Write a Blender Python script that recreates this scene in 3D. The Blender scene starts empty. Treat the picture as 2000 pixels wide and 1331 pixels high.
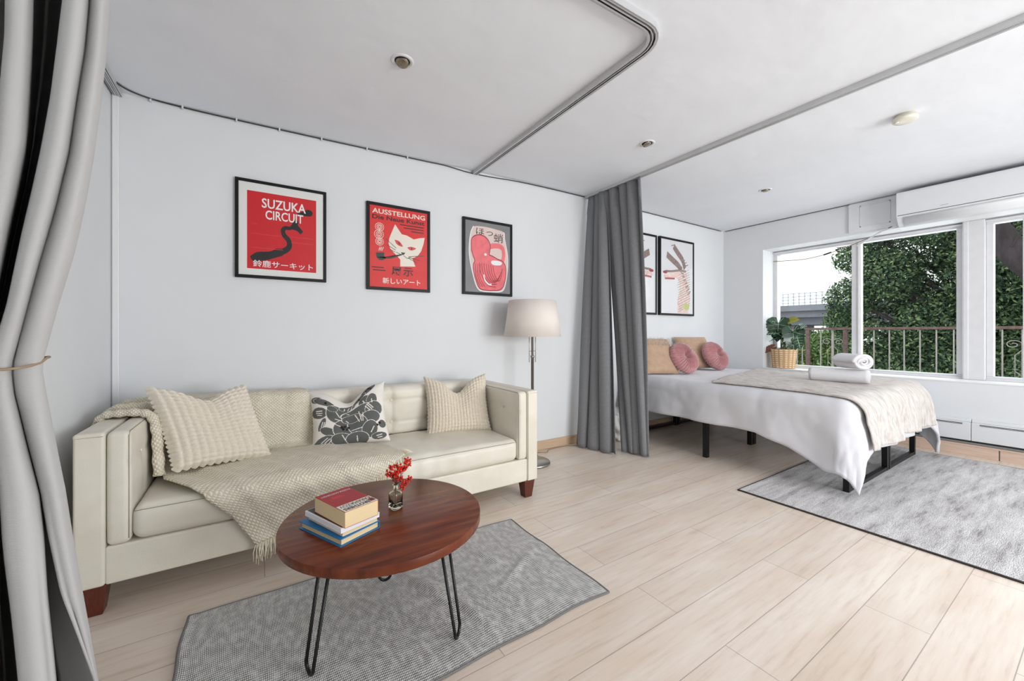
import bpy, math, random
import numpy as np
from math import sin, cos, pi, radians, sqrt, exp, atan2, hypot
from mathutils import Vector, noise, Euler

SC = bpy.context.scene
COL = SC.collection
random.seed(7)

# ------------------------------------------------------------------ camera
cam_d = bpy.data.cameras.new('camera')
cam = bpy.data.objects.new('camera', cam_d)
COL.objects.link(cam)
cam.location = (0, 0, 1.11)
cam.rotation_euler = (pi / 2, 0, -0.57407)
cam_d.sensor_fit = 'HORIZONTAL'
cam_d.sensor_width = 36.0
cam_d.lens = 773.8 / 2000 * 36.0
cam_d.shift_y = -0.0075
cam_d.clip_start = 0.02
cam_d.clip_end = 300
SC.camera = cam

# ------------------------------------------------------------------ world, light, exposure
world = bpy.data.worlds.new('overcast_sky')
SC.world = world
world.use_nodes = True
wn = world.node_tree
wn.nodes.clear()
bg = wn.nodes.new('ShaderNodeBackground')
bg.inputs['Color'].default_value = (0.93, 0.97, 1.0, 1)
bg.inputs['Strength'].default_value = 1.6
wo = wn.nodes.new('ShaderNodeOutputWorld')
wn.links.new(bg.outputs[0], wo.inputs[0])

def area_light(name, loc, rot, sx, sy, power, color=(1, 1, 1)):
    d = bpy.data.lights.new(name, 'AREA')
    d.shape = 'RECTANGLE'
    d.size = sx
    d.size_y = sy
    d.energy = power
    d.color = color
    o = bpy.data.objects.new(name, d)
    o.location = loc
    o.rotation_euler = rot
    COL.objects.link(o)
    return o

# daylight through the window of the rear wall behind the camera
area_light('daylight_rear_window', (3.0, -2.72, 1.25), (radians(101), 0, radians(14)), 2.4, 1.3, 128, (0.965, 0.985, 1.0))
# daylight through the bed-side windows
area_light('daylight_side_window', (5.98, 1.1, 1.5), (radians(90), 0, radians(90)), 3.0, 1.4, 24, (0.94, 0.97, 1.0))

vs = SC.view_settings
vs.view_transform = 'Standard'
vs.look = 'None'
vs.exposure = 0.0
vs.gamma = 1.0
vs.use_curve_mapping = False

# ------------------------------------------------------------------ materials
MATS = {}

def lin(c):
    return tuple(((x / 255) / 12.92 if x / 255 <= 0.04045 else ((x / 255 + 0.055) / 1.055) ** 2.4) for x in c)

def base_mat(name):
    m = bpy.data.materials.new(name)
    m.use_nodes = True
    nt = m.node_tree
    b = nt.nodes['Principled BSDF']
    MATS[name] = m
    return m, nt, b

def node(nt, kind, **kw):
    n = nt.nodes.new(kind)
    for k, v in kw.items():
        setattr(n, k, v)
    return n

def coords(nt, scale=(1, 1, 1), loc=(0, 0, 0), rot=(0, 0, 0), kind='Object'):
    tc = node(nt, 'ShaderNodeTexCoord')
    mp = node(nt, 'ShaderNodeMapping')
    mp.inputs['Scale'].default_value = scale
    mp.inputs['Location'].default_value = loc
    mp.inputs['Rotation'].default_value = rot
    nt.links.new(tc.outputs[kind], mp.inputs[0])
    return mp.outputs[0]

def ramp(nt, fac, stops):
    r = node(nt, 'ShaderNodeValToRGB')
    while len(r.color_ramp.elements) < len(stops):
        r.color_ramp.elements.new(0.5)
    for e, (p, c) in zip(r.color_ramp.elements, stops):
        e.position = p
        e.color = (*c, 1)
    nt.links.new(fac, r.inputs[0])
    return r.outputs[0]

def add_bump(nt, b, height, strength=0.3, dist=0.002):
    bp = node(nt, 'ShaderNodeBump')
    bp.inputs['Strength'].default_value = strength
    bp.inputs['Distance'].default_value = dist
    nt.links.new(height, bp.inputs['Height'])
    nt.links.new(bp.outputs[0], b.inputs['Normal'])

def mat(name, rgb, rough=0.5, metal=0.0, var=0.05, scale=12, bump=0.0, bscale=80, dist=0.002, spec=0.5, srgb=True, stretch=(1, 1, 1), sheen=0.0):
    """procedural material: base colour with slight noise variation and an optional noise bump"""
    m, nt, b = base_mat(name)
    c = lin(rgb) if srgb else rgb
    n = node(nt, 'ShaderNodeTexNoise')
    n.inputs['Scale'].default_value = scale
    n.inputs['Detail'].default_value = 4
    nt.links.new(coords(nt, stretch), n.inputs['Vector'])
    lo = tuple(max(0, x * (1 - var)) for x in c)
    hi = tuple(min(1, x * (1 + var)) for x in c)
    nt.links.new(ramp(nt, n.outputs[0], [(0.3, lo), (0.7, hi)]), b.inputs['Base Color'])
    b.inputs['Roughness'].default_value = rough
    b.inputs['Metallic'].default_value = metal
    b.inputs['Specular IOR Level'].default_value = spec
    if sheen:
        b.inputs['Sheen Weight'].default_value = sheen
    if bump:
        n2 = node(nt, 'ShaderNodeTexNoise')
        n2.inputs['Scale'].default_value = bscale
        n2.inputs['Detail'].default_value = 3
        nt.links.new(coords(nt, stretch), n2.inputs['Vector'])
        add_bump(nt, b, n2.outputs[0], bump, dist)
    return m

mat('wall_paint', (229, 231, 233), 0.62, var=0.012, scale=3, bump=0.25, bscale=7, dist=0.01, spec=0.3)
mat('ceiling_paint', (236, 239, 244), 0.7, var=0.02, scale=2, bump=0.35, bscale=5, dist=0.02, spec=0.2)
mat('white_paint', (238, 238, 238), 0.4, var=0.015, scale=6, bump=0.1, bscale=40)
mat('window_paint', (224, 224, 226), 0.45, var=0.03, scale=14, bump=0.3, bscale=60, dist=0.002)
mat('white_plastic', (226, 228, 230), 0.3, var=0.01)
mat('rail_metal', (205, 206, 207), 0.35, 0.3, var=0.03)
mat('dark_gap', (28, 27, 25), 0.7, var=0.1)
mat('black_metal', (14, 14, 15), 0.4, 0.2, var=0.1)
mat('black_frame', (10, 10, 11), 0.45, var=0.1, spec=0.3)
mat('brushed_steel', (170, 165, 160), 0.3, 0.9, var=0.05, stretch=(1, 1, 20))
mat('cable_dark', (58, 58, 56), 0.5)
mat('leg_wood', (92, 40, 26), 0.35, var=0.25, scale=30, stretch=(6, 6, 1))
mat('lampshade_linen', (236, 227, 219), 0.85, var=0.02, bump=0.3, bscale=300)
mat('duvet_cotton', (226, 226, 230), 0.85, var=0.01, bump=0.15, bscale=120, sheen=0.2)
mat('sheet_cotton', (225, 225, 228), 0.85, var=0.01, bump=0.2, bscale=60)
mat('towel_cotton', (236, 234, 236), 0.95, var=0.02, scale=60, bump=0.9, bscale=420, dist=0.004, sheen=0.4)
mat('suede_tan', (192, 160, 134), 0.9, var=0.08, scale=20, bump=0.3, bscale=200, sheen=0.3)
mat('velvet_pink', (192, 130, 132), 0.65, var=0.12, scale=30, bump=0.2, bscale=200, sheen=0.8)
mat('knit_cream', (234, 224, 208), 0.9, var=0.06, scale=90, bump=0.5, bscale=300, sheen=0.3)
mat('knit_cream_small', (230, 218, 198), 0.9, var=0.06, scale=90, bump=0.5, bscale=300, sheen=0.3)
mat('fringe_yarn', (242, 232, 208), 0.9, var=0.08, scale=60)
mat('paper_cream', (232, 208, 164), 0.8, var=0.06, scale=8, stretch=(1, 1, 200))
mat('paper_white', (238, 238, 242), 0.5, var=0.01)
mat('book_blue', (18, 118, 178), 0.45, var=0.04)
mat('book_red', (168, 14, 28), 0.45, var=0.05)
mat('book_dark_red', (110, 16, 24), 0.45, var=0.05)
mat('book_black', (30, 34, 30), 0.45, var=0.3)
mat('ink_white', (240, 240, 240), 0.5, var=0.0)
mat('ink_black', (24, 22, 22), 0.5, var=0.1)
mat('ink_dark_red', (62, 24, 24), 0.5, var=0.1)
mat('ink_soft_red', (222, 70, 70), 0.5, var=0.02)
mat('poster_red', (208, 20, 30), 0.5, var=0.03)
mat('poster_orange_red', (222, 40, 38), 0.5, var=0.03)
mat('poster_mat', (232, 233, 230), 0.7, var=0.01)
mat('poster_grey', (128, 128, 130), 0.5, var=0.05)
mat('poster_pink', (238, 116, 122), 0.6, var=0.12, scale=20)
mat('poster_pale', (226, 205, 198), 0.6, var=0.03)
mat('poster_cream', (240, 232, 218), 0.6, var=0.02)
mat('line_pink', (160, 50, 62), 0.6)
mat('ink_green', (36, 56, 44), 0.5)
mat('print_paper', (226, 226, 228), 0.6, var=0.01)
mat('ink_brown', (140, 120, 114), 0.6, var=0.3, scale=60)
mat('ink_rose', (232, 202, 195), 0.6, var=0.2, scale=30)
mat('ink_lime', (190, 200, 110), 0.6)
mat('berry_red', (226, 38, 14), 0.35, var=0.3, scale=120)
mat('twig', (120, 44, 30), 0.6)
mat('leaf_stem', (96, 110, 70), 0.6, var=0.15)
mat('leaf_vein', (176, 208, 172), 0.5)
mat('leaf_yellow', (140, 140, 20), 0.4, var=0.2)
mat('leaf_dry', (110, 72, 56), 0.7, var=0.3)
mat('soil', (60, 46, 36), 0.95, var=0.3, scale=60)
mat('viaduct_concrete', (150, 152, 160), 0.9, var=0.15, scale=0.6)
mat('viaduct_fence', (196, 200, 206), 0.7, var=0.1)
mat('street_asphalt', (120, 120, 118), 0.9, var=0.2, scale=0.5)
mat('rusty_rail', (128, 104, 98), 0.7, 0.1, var=0.25, scale=25)
mat('rail_white_paint', (190, 182, 174), 0.6, var=0.1, scale=25)
mat('bark', (66, 58, 60), 0.95, var=0.4, scale=10, bump=1, bscale=30, dist=0.03, stretch=(1, 1, 0.3))
mat('plastic_bag', (216, 214, 210), 0.3, var=0.05)
mat('stitch', (150, 140, 112), 0.8)
mat('cord_beige', (150, 128, 106), 0.8)
mat('lamp_reflector', (150, 140, 122), 0.25, 0.8)
mat('detector_cream', (226, 222, 206), 0.45)

def leather(name):
    m, nt, b = base_mat(name)
    v = coords(nt)
    n = node(nt, 'ShaderNodeTexNoise'); n.inputs['Scale'].default_value = 5; n.inputs['Detail'].default_value = 5
    nt.links.new(v, n.inputs['Vector'])
    nt.links.new(ramp(nt, n.outputs[0], [(0.3, lin((224, 217, 200))), (0.7, lin((237, 232, 219)))]), b.inputs['Base Color'])
    b.inputs['Roughness'].default_value = 0.42
    vo = node(nt, 'ShaderNodeTexVoronoi'); vo.inputs['Scale'].default_value = 260
    nt.links.new(v, vo.inputs['Vector'])
    n2 = node(nt, 'ShaderNodeTexNoise'); n2.inputs['Scale'].default_value = 9; n2.inputs['Detail'].default_value = 6
    nt.links.new(v, n2.inputs['Vector'])
    mx = node(nt, 'ShaderNodeMath', operation='MULTIPLY_ADD'); mx.inputs[1].default_value = 0.12
    nt.links.new(vo.outputs['Distance'], mx.inputs[0]); nt.links.new(n2.outputs[0], mx.inputs[2])
    add_bump(nt, b, mx.outputs[0], 0.35, 0.006)
leather('cream_leather')

def floor_mat():
    m, nt, b = base_mat('whitewashed_laminate')
    v = coords(nt, loc=(-0.035, 0, 0))
    br = node(nt, 'ShaderNodeTexBrick')
    br.offset = 0.5; br.offset_frequency = 2
    br.inputs['Scale'].default_value = 1.0
    br.inputs['Brick Width'].default_value = 1.365
    br.inputs['Row Height'].default_value = 0.1925
    br.inputs['Mortar Size'].default_value = 0.0016
    br.inputs['Mortar Smooth'].default_value = 0.3
    br.inputs['Color1'].default_value = (*lin((244, 236, 227)), 1)
    br.inputs['Color2'].default_value = (*lin((236, 227, 217)), 1)
    br.inputs['Mortar'].default_value = (*lin((188, 180, 172)), 1)
    nt.links.new(v, br.inputs['Vector'])
    g = node(nt, 'ShaderNodeTexNoise'); g.inputs['Scale'].default_value = 3; g.inputs['Detail'].default_value = 8; g.inputs['Roughness'].default_value = 0.65
    nt.links.new(coords(nt, scale=(1.2, 14, 1)), g.inputs['Vector'])
    gc = ramp(nt, g.outputs[0], [(0.32, lin((214, 198, 182))), (0.46, lin((242, 234, 226))), (0.62, lin((252, 249, 245)))])
    w = node(nt, 'ShaderNodeTexNoise'); w.inputs['Scale'].default_value = 2.2; w.inputs['Detail'].default_value = 3
    nt.links.new(coords(nt, scale=(0.7, 3, 1)), w.inputs['Vector'])
    wc = ramp(nt, w.outputs[0], [(0.35, lin((236, 222, 210))), (0.65, lin((255, 252, 250)))])
    m1 = node(nt, 'ShaderNodeMix', data_type='RGBA', blend_type='MULTIPLY'); m1.inputs['Factor'].default_value = 0.5
    nt.links.new(br.outputs['Color'], m1.inputs['A']); nt.links.new(gc, m1.inputs['B'])
    m2 = node(nt, 'ShaderNodeMix', data_type='RGBA', blend_type='MULTIPLY'); m2.inputs['Factor'].default_value = 0.6
    nt.links.new(m1.outputs['Result'], m2.inputs['A']); nt.links.new(wc, m2.inputs['B'])
    # small knots
    k = node(nt, 'ShaderNodeTexVoronoi'); k.inputs['Scale'].default_value = 1.6
    nt.links.new(coords(nt, scale=(1, 2.4, 1)), k.inputs['Vector'])
    kc = ramp(nt, k.outputs['Distance'], [(0.0, lin((150, 130, 112))), (0.035, lin((255, 255, 255)))])
    m3 = node(nt, 'ShaderNodeMix', data_type='RGBA', blend_type='MULTIPLY'); m3.inputs['Factor'].default_value = 0.5
    nt.links.new(m2.outputs['Result'], m3.inputs['A']); nt.links.new(kc, m3.inputs['B'])
    nt.links.new(m3.outputs['Result'], b.inputs['Base Color'])
    b.inputs['Roughness'].default_value = 0.3
    b.inputs['Specular IOR Level'].default_value = 0.4
    sl = node(nt, 'ShaderNodeTexNoise'); sl.inputs['Scale'].default_value = 2.0
    nt.links.new(coords(nt, scale=(0.6, 1.6, 1)), sl.inputs['Vector'])
    inv = node(nt, 'ShaderNodeMath', operation='MULTIPLY_ADD'); inv.inputs[1].default_value = -0.35
    nt.links.new(br.outputs['Fac'], inv.inputs[0]); nt.links.new(sl.outputs[0], inv.inputs[2])
    add_bump(nt, b, inv.outputs[0], 0.35, 0.008)
floor_mat()

def table_wood():
    m, nt, b = base_mat('walnut_veneer')
    g = node(nt, 'ShaderNodeTexNoise'); g.inputs['Scale'].default_value = 4; g.inputs['Detail'].default_value = 4
    nt.links.new(coords(nt, scale=(0.9, 9, 2), rot=(0, 0, radians(-12))), g.inputs['Vector'])
    nt.links.new(ramp(nt, g.outputs[0], [(0.3, lin((80, 34, 17))), (0.5, lin((106, 48, 24))), (0.7, lin((128, 64, 33)))]), b.inputs['Base Color'])
    b.inputs['Roughness'].default_value = 0.26
    b.inputs['Specular IOR Level'].default_value = 0.35
    b.inputs['Coat Weight'].default_value = 0.0
    b.inputs['Coat Roughness'].default_value = 0.15
    add_bump(nt, b, g.outputs[0], 0.08, 0.002)
table_wood()

def woven(name, a, bcol, sx, sy, mixn=0.5, rot=0.0, bumpd=0.003, rough=0.95, kind='UV', pos=None):
    """checker-like weave of two yarn colours on UV metres"""
    m, nt, b = base_mat(name)
    v = coords(nt, scale=(sx, sy, 1), rot=(0, 0, rot), kind=kind)
    w1 = node(nt, 'ShaderNodeTexWave'); w1.bands_direction = 'X'; w1.inputs['Scale'].default_value = 1.0
    w1.inputs['Distortion'].default_value = 0.6; w1.inputs['Detail'].default_value = 1
    w2 = node(nt, 'ShaderNodeTexWave'); w2.bands_direction = 'Y'; w2.inputs['Scale'].default_value = 1.0
    w2.inputs['Distortion'].default_value = 0.6; w2.inputs['Detail'].default_value = 1
    nt.links.new(v, w1.inputs['Vector']); nt.links.new(v, w2.inputs['Vector'])
    mu = node(nt, 'ShaderNodeMath', operation='MULTIPLY')
    nt.links.new(w1.outputs['Fac'], mu.inputs[0]); nt.links.new(w2.outputs['Fac'], mu.inputs[1])
    n = node(nt, 'ShaderNodeTexNoise'); n.inputs['Scale'].default_value = 0.7; n.inputs['Detail'].default_value = 5
    nt.links.new(v, n.inputs['Vector'])
    ad = node(nt, 'ShaderNodeMath', operation='MULTIPLY_ADD'); ad.inputs[1].default_value = mixn
    nt.links.new(n.outputs[0], ad.inputs[0]); nt.links.new(mu.outputs[0], ad.inputs[2])
    p0, p1 = pos or (0.15 + mixn * .4, 0.45 + mixn * .5)
    nt.links.new(ramp(nt, ad.outputs[0], [(p0, lin(a)), (p1, lin(bcol))]), b.inputs['Base Color'])
    b.inputs['Roughness'].default_value = rough
    b.inputs['Specular IOR Level'].default_value = 0.2
    add_bump(nt, b, mu.outputs[0], 0.7, bumpd)
    return m
woven('grey_woven_rug', (118, 117, 115), (244, 243, 240), 10.0, 5.4, 0.5, bumpd=0.003, pos=(0.24, 0.55))
woven('basketweave_throw', (206, 192, 166), (246, 240, 224), 4.2, 4.2, 0.3, rot=radians(38), bumpd=0.006, pos=(0.12, 0.36))
woven('grey_linen_curtain', (124, 125, 128), (158, 159, 162), 60, 60, 0.5, bumpd=0.0015)
woven('light_grey_curtain', (196, 195, 194), (206, 205, 204), 200, 200, 0.3, bumpd=0.0006)
woven('wicker', (196, 158, 118), (240, 214, 178), 1.0, 2.4, 0.4, bumpd=0.006)

def soft_rug():
    m, nt, b = base_mat('distressed_grey_rug')
    n = node(nt, 'ShaderNodeTexNoise'); n.inputs['Scale'].default_value = 2.2; n.inputs['Detail'].default_value = 9; n.inputs['Roughness'].default_value = 0.72
    nt.links.new(coords(nt, scale=(1.0, 7.0, 1), rot=(0, 0, radians(3))), n.inputs['Vector'])
    c = ramp(nt, n.outputs[0], [(0.34, lin((150, 146, 148))), (0.46, lin((206, 203, 203))), (0.6, lin((232, 230, 230)))])
    f = node(nt, 'ShaderNodeTexNoise'); f.inputs['Scale'].default_value = 120; f.inputs['Detail'].default_value = 2
    nt.links.new(coords(nt, scale=(0.6, 2, 1)), f.inputs['Vector'])
    fc = ramp(nt, f.outputs[0], [(0.35, lin((190, 188, 188))), (0.6, lin((255, 255, 255)))])
    mx = node(nt, 'ShaderNodeMix', data_type='RGBA', blend_type='MULTIPLY'); mx.inputs['Factor'].default_value = 0.7
    nt.links.new(c, mx.inputs['A']); nt.links.new(fc, mx.inputs['B'])
    nt.links.new(mx.outputs['Result'], b.inputs['Base Color'])
    b.inputs['Roughness'].default_value = 0.95
    add_bump(nt, b, f.outputs[0], 0.8, 0.006)
soft_rug()
mat('rug_binding', (62, 56, 54), 0.9)

def quilted():
    m, nt, b = base_mat('quilted_beige')
    v = coords(nt, scale=(1, 1, 1), kind='UV')
    n = node(nt, 'ShaderNodeTexNoise'); n.inputs['Scale'].default_value = 26; n.inputs['Detail'].default_value = 6; n.inputs['Roughness'].default_value = 0.6
    mp = node(nt, 'ShaderNodeMapping'); mp.inputs['Scale'].default_value = (1.6, 0.5, 1)
    nt.links.new(v, mp.inputs[0]); nt.links.new(mp.outputs[0], n.inputs['Vector'])
    nt.links.new(ramp(nt, n.outputs[0], [(0.34, lin((196, 186, 179))), (0.6, lin((227, 221, 216)))]), b.inputs['Base Color'])
    b.inputs['Roughness'].default_value = 0.9
    add_bump(nt, b, n.outputs[0], 1.0, 0.02)
quilted()

def leafy(name, c1, c2, c3):
    m, nt, b = base_mat(name)
    g = node(nt, 'ShaderNodeNewGeometry')
    nt.links.new(ramp(nt, g.outputs['Random Per Island'], [(0.0, lin(c1)), (0.55, lin(c2)), (1.0, lin(c3))]), b.inputs['Base Color'])
    b.inputs['Roughness'].default_value = 0.55
    b.inputs['Specular IOR Level'].default_value = 0.3
    return m
leafy('tree_leaves', (40, 62, 48), (72, 98, 70), (140, 160, 106))
leafy('bush_leaves', (70, 100, 60), (106, 136, 78), (160, 180, 110))

def plant_leaf():
    m, nt, b = base_mat('arrowhead_leaf')
    n = node(nt, 'ShaderNodeTexNoise'); n.inputs['Scale'].default_value = 20
    nt.links.new(coords(nt), n.inputs['Vector'])
    nt.links.new(ramp(nt, n.outputs[0], [(0.3, lin((22, 44, 32))), (0.7, lin((48, 84, 60)))]), b.inputs['Base Color'])
    b.inputs['Roughness'].default_value = 0.22
plant_leaf()

def glass(name, refl=0.06, tint=(1, 1, 1), edge=0.35):
    m = bpy.data.materials.new(name); m.use_nodes = True; nt = m.node_tree; nt.nodes.clear()
    t = node(nt, 'ShaderNodeBsdfTransparent'); t.inputs[0].default_value = (*tint, 1)
    g = node(nt, 'ShaderNodeBsdfGlossy'); g.inputs['Roughness'].default_value = 0.02
    mx = node(nt, 'ShaderNodeMixShader')
    lw = node(nt, 'ShaderNodeLayerWeight'); lw.inputs[0].default_value = 0.25
    mm = node(nt, 'ShaderNodeMath', operation='MULTIPLY_ADD'); mm.inputs[1].default_value = edge; mm.inputs[2].default_value = refl
    nt.links.new(lw.outputs['Facing'], mm.inputs[0]); nt.links.new(mm.outputs[0], mx.inputs[0])
    nt.links.new(t.outputs[0], mx.inputs[1]); nt.links.new(g.outputs[0], mx.inputs[2])
    o = node(nt, 'ShaderNodeOutputMaterial'); nt.links.new(mx.outputs[0], o.inputs[0])
    MATS[name] = m
glass('window_glass', 0.0, (0.97, 0.985, 0.98))
glass('picture_glass', 0.0, (1, 1, 1), 0.14)
m_, nt_, b_ = base_mat('bottle_glass')
b_.inputs['Base Color'].default_value = (0.93, 1.0, 0.9, 1)
b_.inputs['Transmission Weight'].default_value = 1
b_.inputs['Roughness'].default_value = 0.02
b_.inputs['IOR'].default_value = 1.4

mat('print_white', (238, 233, 225), 0.85, var=0.02, bump=0.2, bscale=300)
mat('print_charcoal', (98, 100, 97), 0.85, var=0.10, scale=14, bump=0.2, bscale=300)
mat('print_black', (22, 22, 22), 0.85)

# ------------------------------------------------------------------ builders
def wloc(o):
    v = Vector((0, 0, 0))
    while o is not None:
        v += o.location
        o = o.parent
    return v

def tag(o, label=None, cat=None, group=None, kind=None):
    if label: o['label'] = label
    if cat: o['category'] = cat
    if group: o['group'] = group
    if kind: o['kind'] = kind
    return o

def thing(name, label, cat, loc=(0, 0, 0), rot=(0, 0, 0), group=None):
    o = bpy.data.objects.new(name, None)
    o.empty_display_size = 0.05
    COL.objects.link(o)
    o.location = loc
    o.rotation_euler = rot
    return tag(o, label, cat, group)

class MB:
    def __init__(s):
        s.v = []; s.f = []; s.uv = {}; s.m = []; s.cur = 0
    def add(s, vs, fs, uvs=None):
        n = len(s.v)
        s.v += [tuple(p) for p in vs]
        for i, f in enumerate(fs):
            s.f.append(tuple(n + k for k in f)); s.m.append(s.cur)
        if uvs is not None:
            for i, u in enumerate(uvs): s.uv[n + i] = u
        return s
    def box(s, x0, x1, y0, y1, z0, z1):
        vs = [(x, y, z) for x in (x0, x1) for y in (y0, y1) for z in (z0, z1)]
        return s.add(vs, [(0, 1, 3, 2), (4, 6, 7, 5), (0, 4, 5, 1), (2, 3, 7, 6), (0, 2, 6, 4), (1, 5, 7, 3)])
    def tube(s, pts, r, n=8, closed=False, caps=True):
        pts = [Vector(p) for p in pts]
        N = len(pts); rr = r if isinstance(r, (list, tuple)) else [r] * N
        prev = None; rings = []
        for i, p in enumerate(pts):
            if closed: t = (pts[(i + 1) % N] - pts[i - 1])
            else: t = pts[min(i + 1, N - 1)] - pts[max(i - 1, 0)]
            t = t.normalized() if t.length > 1e-9 else Vector((0, 0, 1))
            if prev is None:
                a = t.orthogonal().normalized()
            else:
                a = (prev - t * prev.dot(t))
                a = a.normalized() if a.length > 1e-6 else t.orthogonal().normalized()
            prev = a; b2 = t.cross(a)
            rings.append([p + (a * cos(2 * pi * k / n) + b2 * sin(2 * pi * k / n)) * rr[i] for k in range(n)])
        vs = [q for ring in rings for q in ring]; fs = []
        M = N if closed else N - 1
        for i in range(M):
            j = (i + 1) % N
            for k in range(n):
                l = (k + 1) % n
                fs.append((i * n + k, i * n + l, j * n + l, j * n + k))
        if caps and not closed:
            fs.append(tuple(range(n - 1, -1, -1))); fs.append(tuple((N - 1) * n + k for k in range(n)))
        return s.add(vs, fs)
    def lathe(s, prof, c, n=40, axis='Z'):
        """prof: list of (r, h)"""
        vs = []; fs = []; N = len(prof)
        for r, h in prof:
            for k in range(n):
                a = 2 * pi * k / n
                p = (r * cos(a), r * sin(a), h)
                vs.append((c[0] + p[0], c[1] + p[1], c[2] + p[2]))
        for i in range(N - 1):
            for k in range(n):
                l = (k + 1) % n
                fs.append((i * n + k, i * n + l, (i + 1) * n + l, (i + 1) * n + k))
        fs.append(tuple(range(n - 1, -1, -1))); fs.append(tuple((N - 1) * n + k for k in range(n)))
        return s.add(vs, fs)
    def grid(s, fn, nu, nv, uvf=None):
        vs = []; uvs = []
        for j in range(nv + 1):
            for i in range(nu + 1):
                u, v = i / nu, j / nv
                vs.append(tuple(fn(u, v)))
                uvs.append(uvf(u, v) if uvf else (u, v))
        fs = [(j * (nu + 1) + i, j * (nu + 1) + i + 1, (j + 1) * (nu + 1) + i + 1, (j + 1) * (nu + 1) + i) for j in range(nv) for i in range(nu)]
        return s.add(vs, fs, uvs)
    def rbox(s, c, size, r, puff=(0, 0, 0), n=(10, 10, 10), k=4, disp=None):
        """rounded box; puff = outward bulge at the face centres"""
        h = [x / 2 for x in size]
        def axis(i):
            e = [h[i] - r + r * math.tan(pi / 4 * t / k) for t in range(k + 1)]
            mid = [-(h[i] - r) + 2 * (h[i] - r) * t / n[i] for t in range(1, n[i])]
            return [-x for x in reversed(e)] + mid + e
        A = [axis(i) for i in range(3)]
        idx = {}
        vs = []; fs = []
        def vert(p):
            key = tuple(round(x, 6) for x in p)
            if key in idx: return idx[key]
            inner = [max(-(h[i] - r), min(h[i] - r, p[i])) for i in range(3)]
            d = Vector([p[i] - inner[i] for i in range(3)])
            if d.length > 1e-9: d = d.normalized() * r
            q = [inner[i] + d[i] for i in range(3)]
            q2 = list(q)
            for i in range(3):
                if puff[i]:
                    a, b2 = [j for j in range(3) if j != i]
                    w = max(0, 1 - (q[a] / h[a]) ** 2) * max(0, 1 - (q[b2] / h[b2]) ** 2)
                    q2[i] += puff[i] * w ** 0.8 * (q[i] / h[i])
            if disp: q2 = disp(q2, h)
            idx[key] = len(vs); vs.append((c[0] + q2[0], c[1] + q2[1], c[2] + q2[2]))
            return idx[key]
        for ax in range(3):
            a, b2 = [(1, 2), (2, 0), (0, 1)][ax]
            for sgn in (-1, 1):
                for i in range(len(A[a]) - 1):
                    for j in range(len(A[b2]) - 1):
                        q = []
                        for (ii, jj) in ((i, j), (i + 1, j), (i + 1, j + 1), (i, j + 1)):
                            p = [0, 0, 0]; p[ax] = sgn * h[ax]; p[a] = A[a][ii]; p[b2] = A[b2][jj]
                            q.append(vert(p))
                        fs.append(tuple(q if sgn > 0 else q[::-1]))
        return s.add(vs, fs)
    def poly(s, pts, o, ux, uy, dz=None):
        """flat polygon from 2-D points at origin o with axes ux, uy"""
        o = Vector(o); ux = Vector(ux); uy = Vector(uy)
        return s.add([o + ux * a + uy * b for a, b in pts], [tuple(range(len(pts)))])
    def build(s, name, material, parent=None, smooth=True, local=False, bevel=0, solid=0, subsurf=0, segs=2):
        me = bpy.data.meshes.new(name)
        vs = s.v
        if parent is not None and not local:
            w = wloc(parent); vs = [(x - w.x, y - w.y, z - w.z) for x, y, z in vs]
        me.from_pydata(vs, [], s.f)
        mats = material if isinstance(material, (list, tuple)) else [material]
        for mm in mats: me.materials.append(MATS[mm])
        if len(mats) > 1: me.polygons.foreach_set('material_index', s.m)
        if s.uv:
            ul = me.uv_layers.new(name='UVMap')
            li = np.zeros(len(me.loops), dtype=np.int32); me.loops.foreach_get('vertex_index', li)
            arr = np.zeros((len(s.v), 2), dtype=np.float32)
            for k2, u in s.uv.items(): arr[k2] = u
            ul.data.foreach_set('uv', arr[li].ravel())
        if smooth: me.polygons.foreach_set('use_smooth', [True] * len(me.polygons))
        me.update()
        o = bpy.data.objects.new(name, me)
        COL.objects.link(o)
        if parent is not None: o.parent = parent
        if solid:
            md = o.modifiers.new('thickness', 'SOLIDIFY'); md.thickness = solid; md.offset = 0
        if bevel:
            md = o.modifiers.new('bevel', 'BEVEL'); md.width = bevel; md.segments = segs; md.limit_method = 'ANGLE'
            if smooth: pass
        if subsurf:
            md = o.modifiers.new('sub', 'SUBSURF'); md.levels = subsurf; md.render_levels = subsurf
        return o

def flat(name, mb, material, parent=None, **kw):
    return mb.build(name, material, parent, smooth=False, **kw)

def struct(name, mb, material, parent=None, smooth=False, **kw):
    o = mb.build(name, material, parent, smooth=smooth, **kw)
    if parent is None: o['kind'] = 'structure'
    return o

def text_mesh(body, bold=0.0, spacing=1.0, line=1.0, align='CENTER'):
    cu = bpy.data.curves.new('lettering', 'FONT')
    cu.body = body; cu.offset = bold; cu.space_character = spacing; cu.space_line = line; cu.align_x = align
    cu.resolution_u = 3
    o = bpy.data.objects.new('lettering', cu); COL.objects.link(o)
    dg = bpy.context.evaluated_depsgraph_get(); dg.update()
    me = bpy.data.meshes.new_from_object(o.evaluated_get(dg))
    vs = [tuple(v.co) for v in me.vertices]; fs = [tuple(p.vertices) for p in me.polygons]
    bpy.data.objects.remove(o); bpy.data.curves.remove(cu); bpy.data.meshes.remove(me)
    return vs, fs

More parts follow.
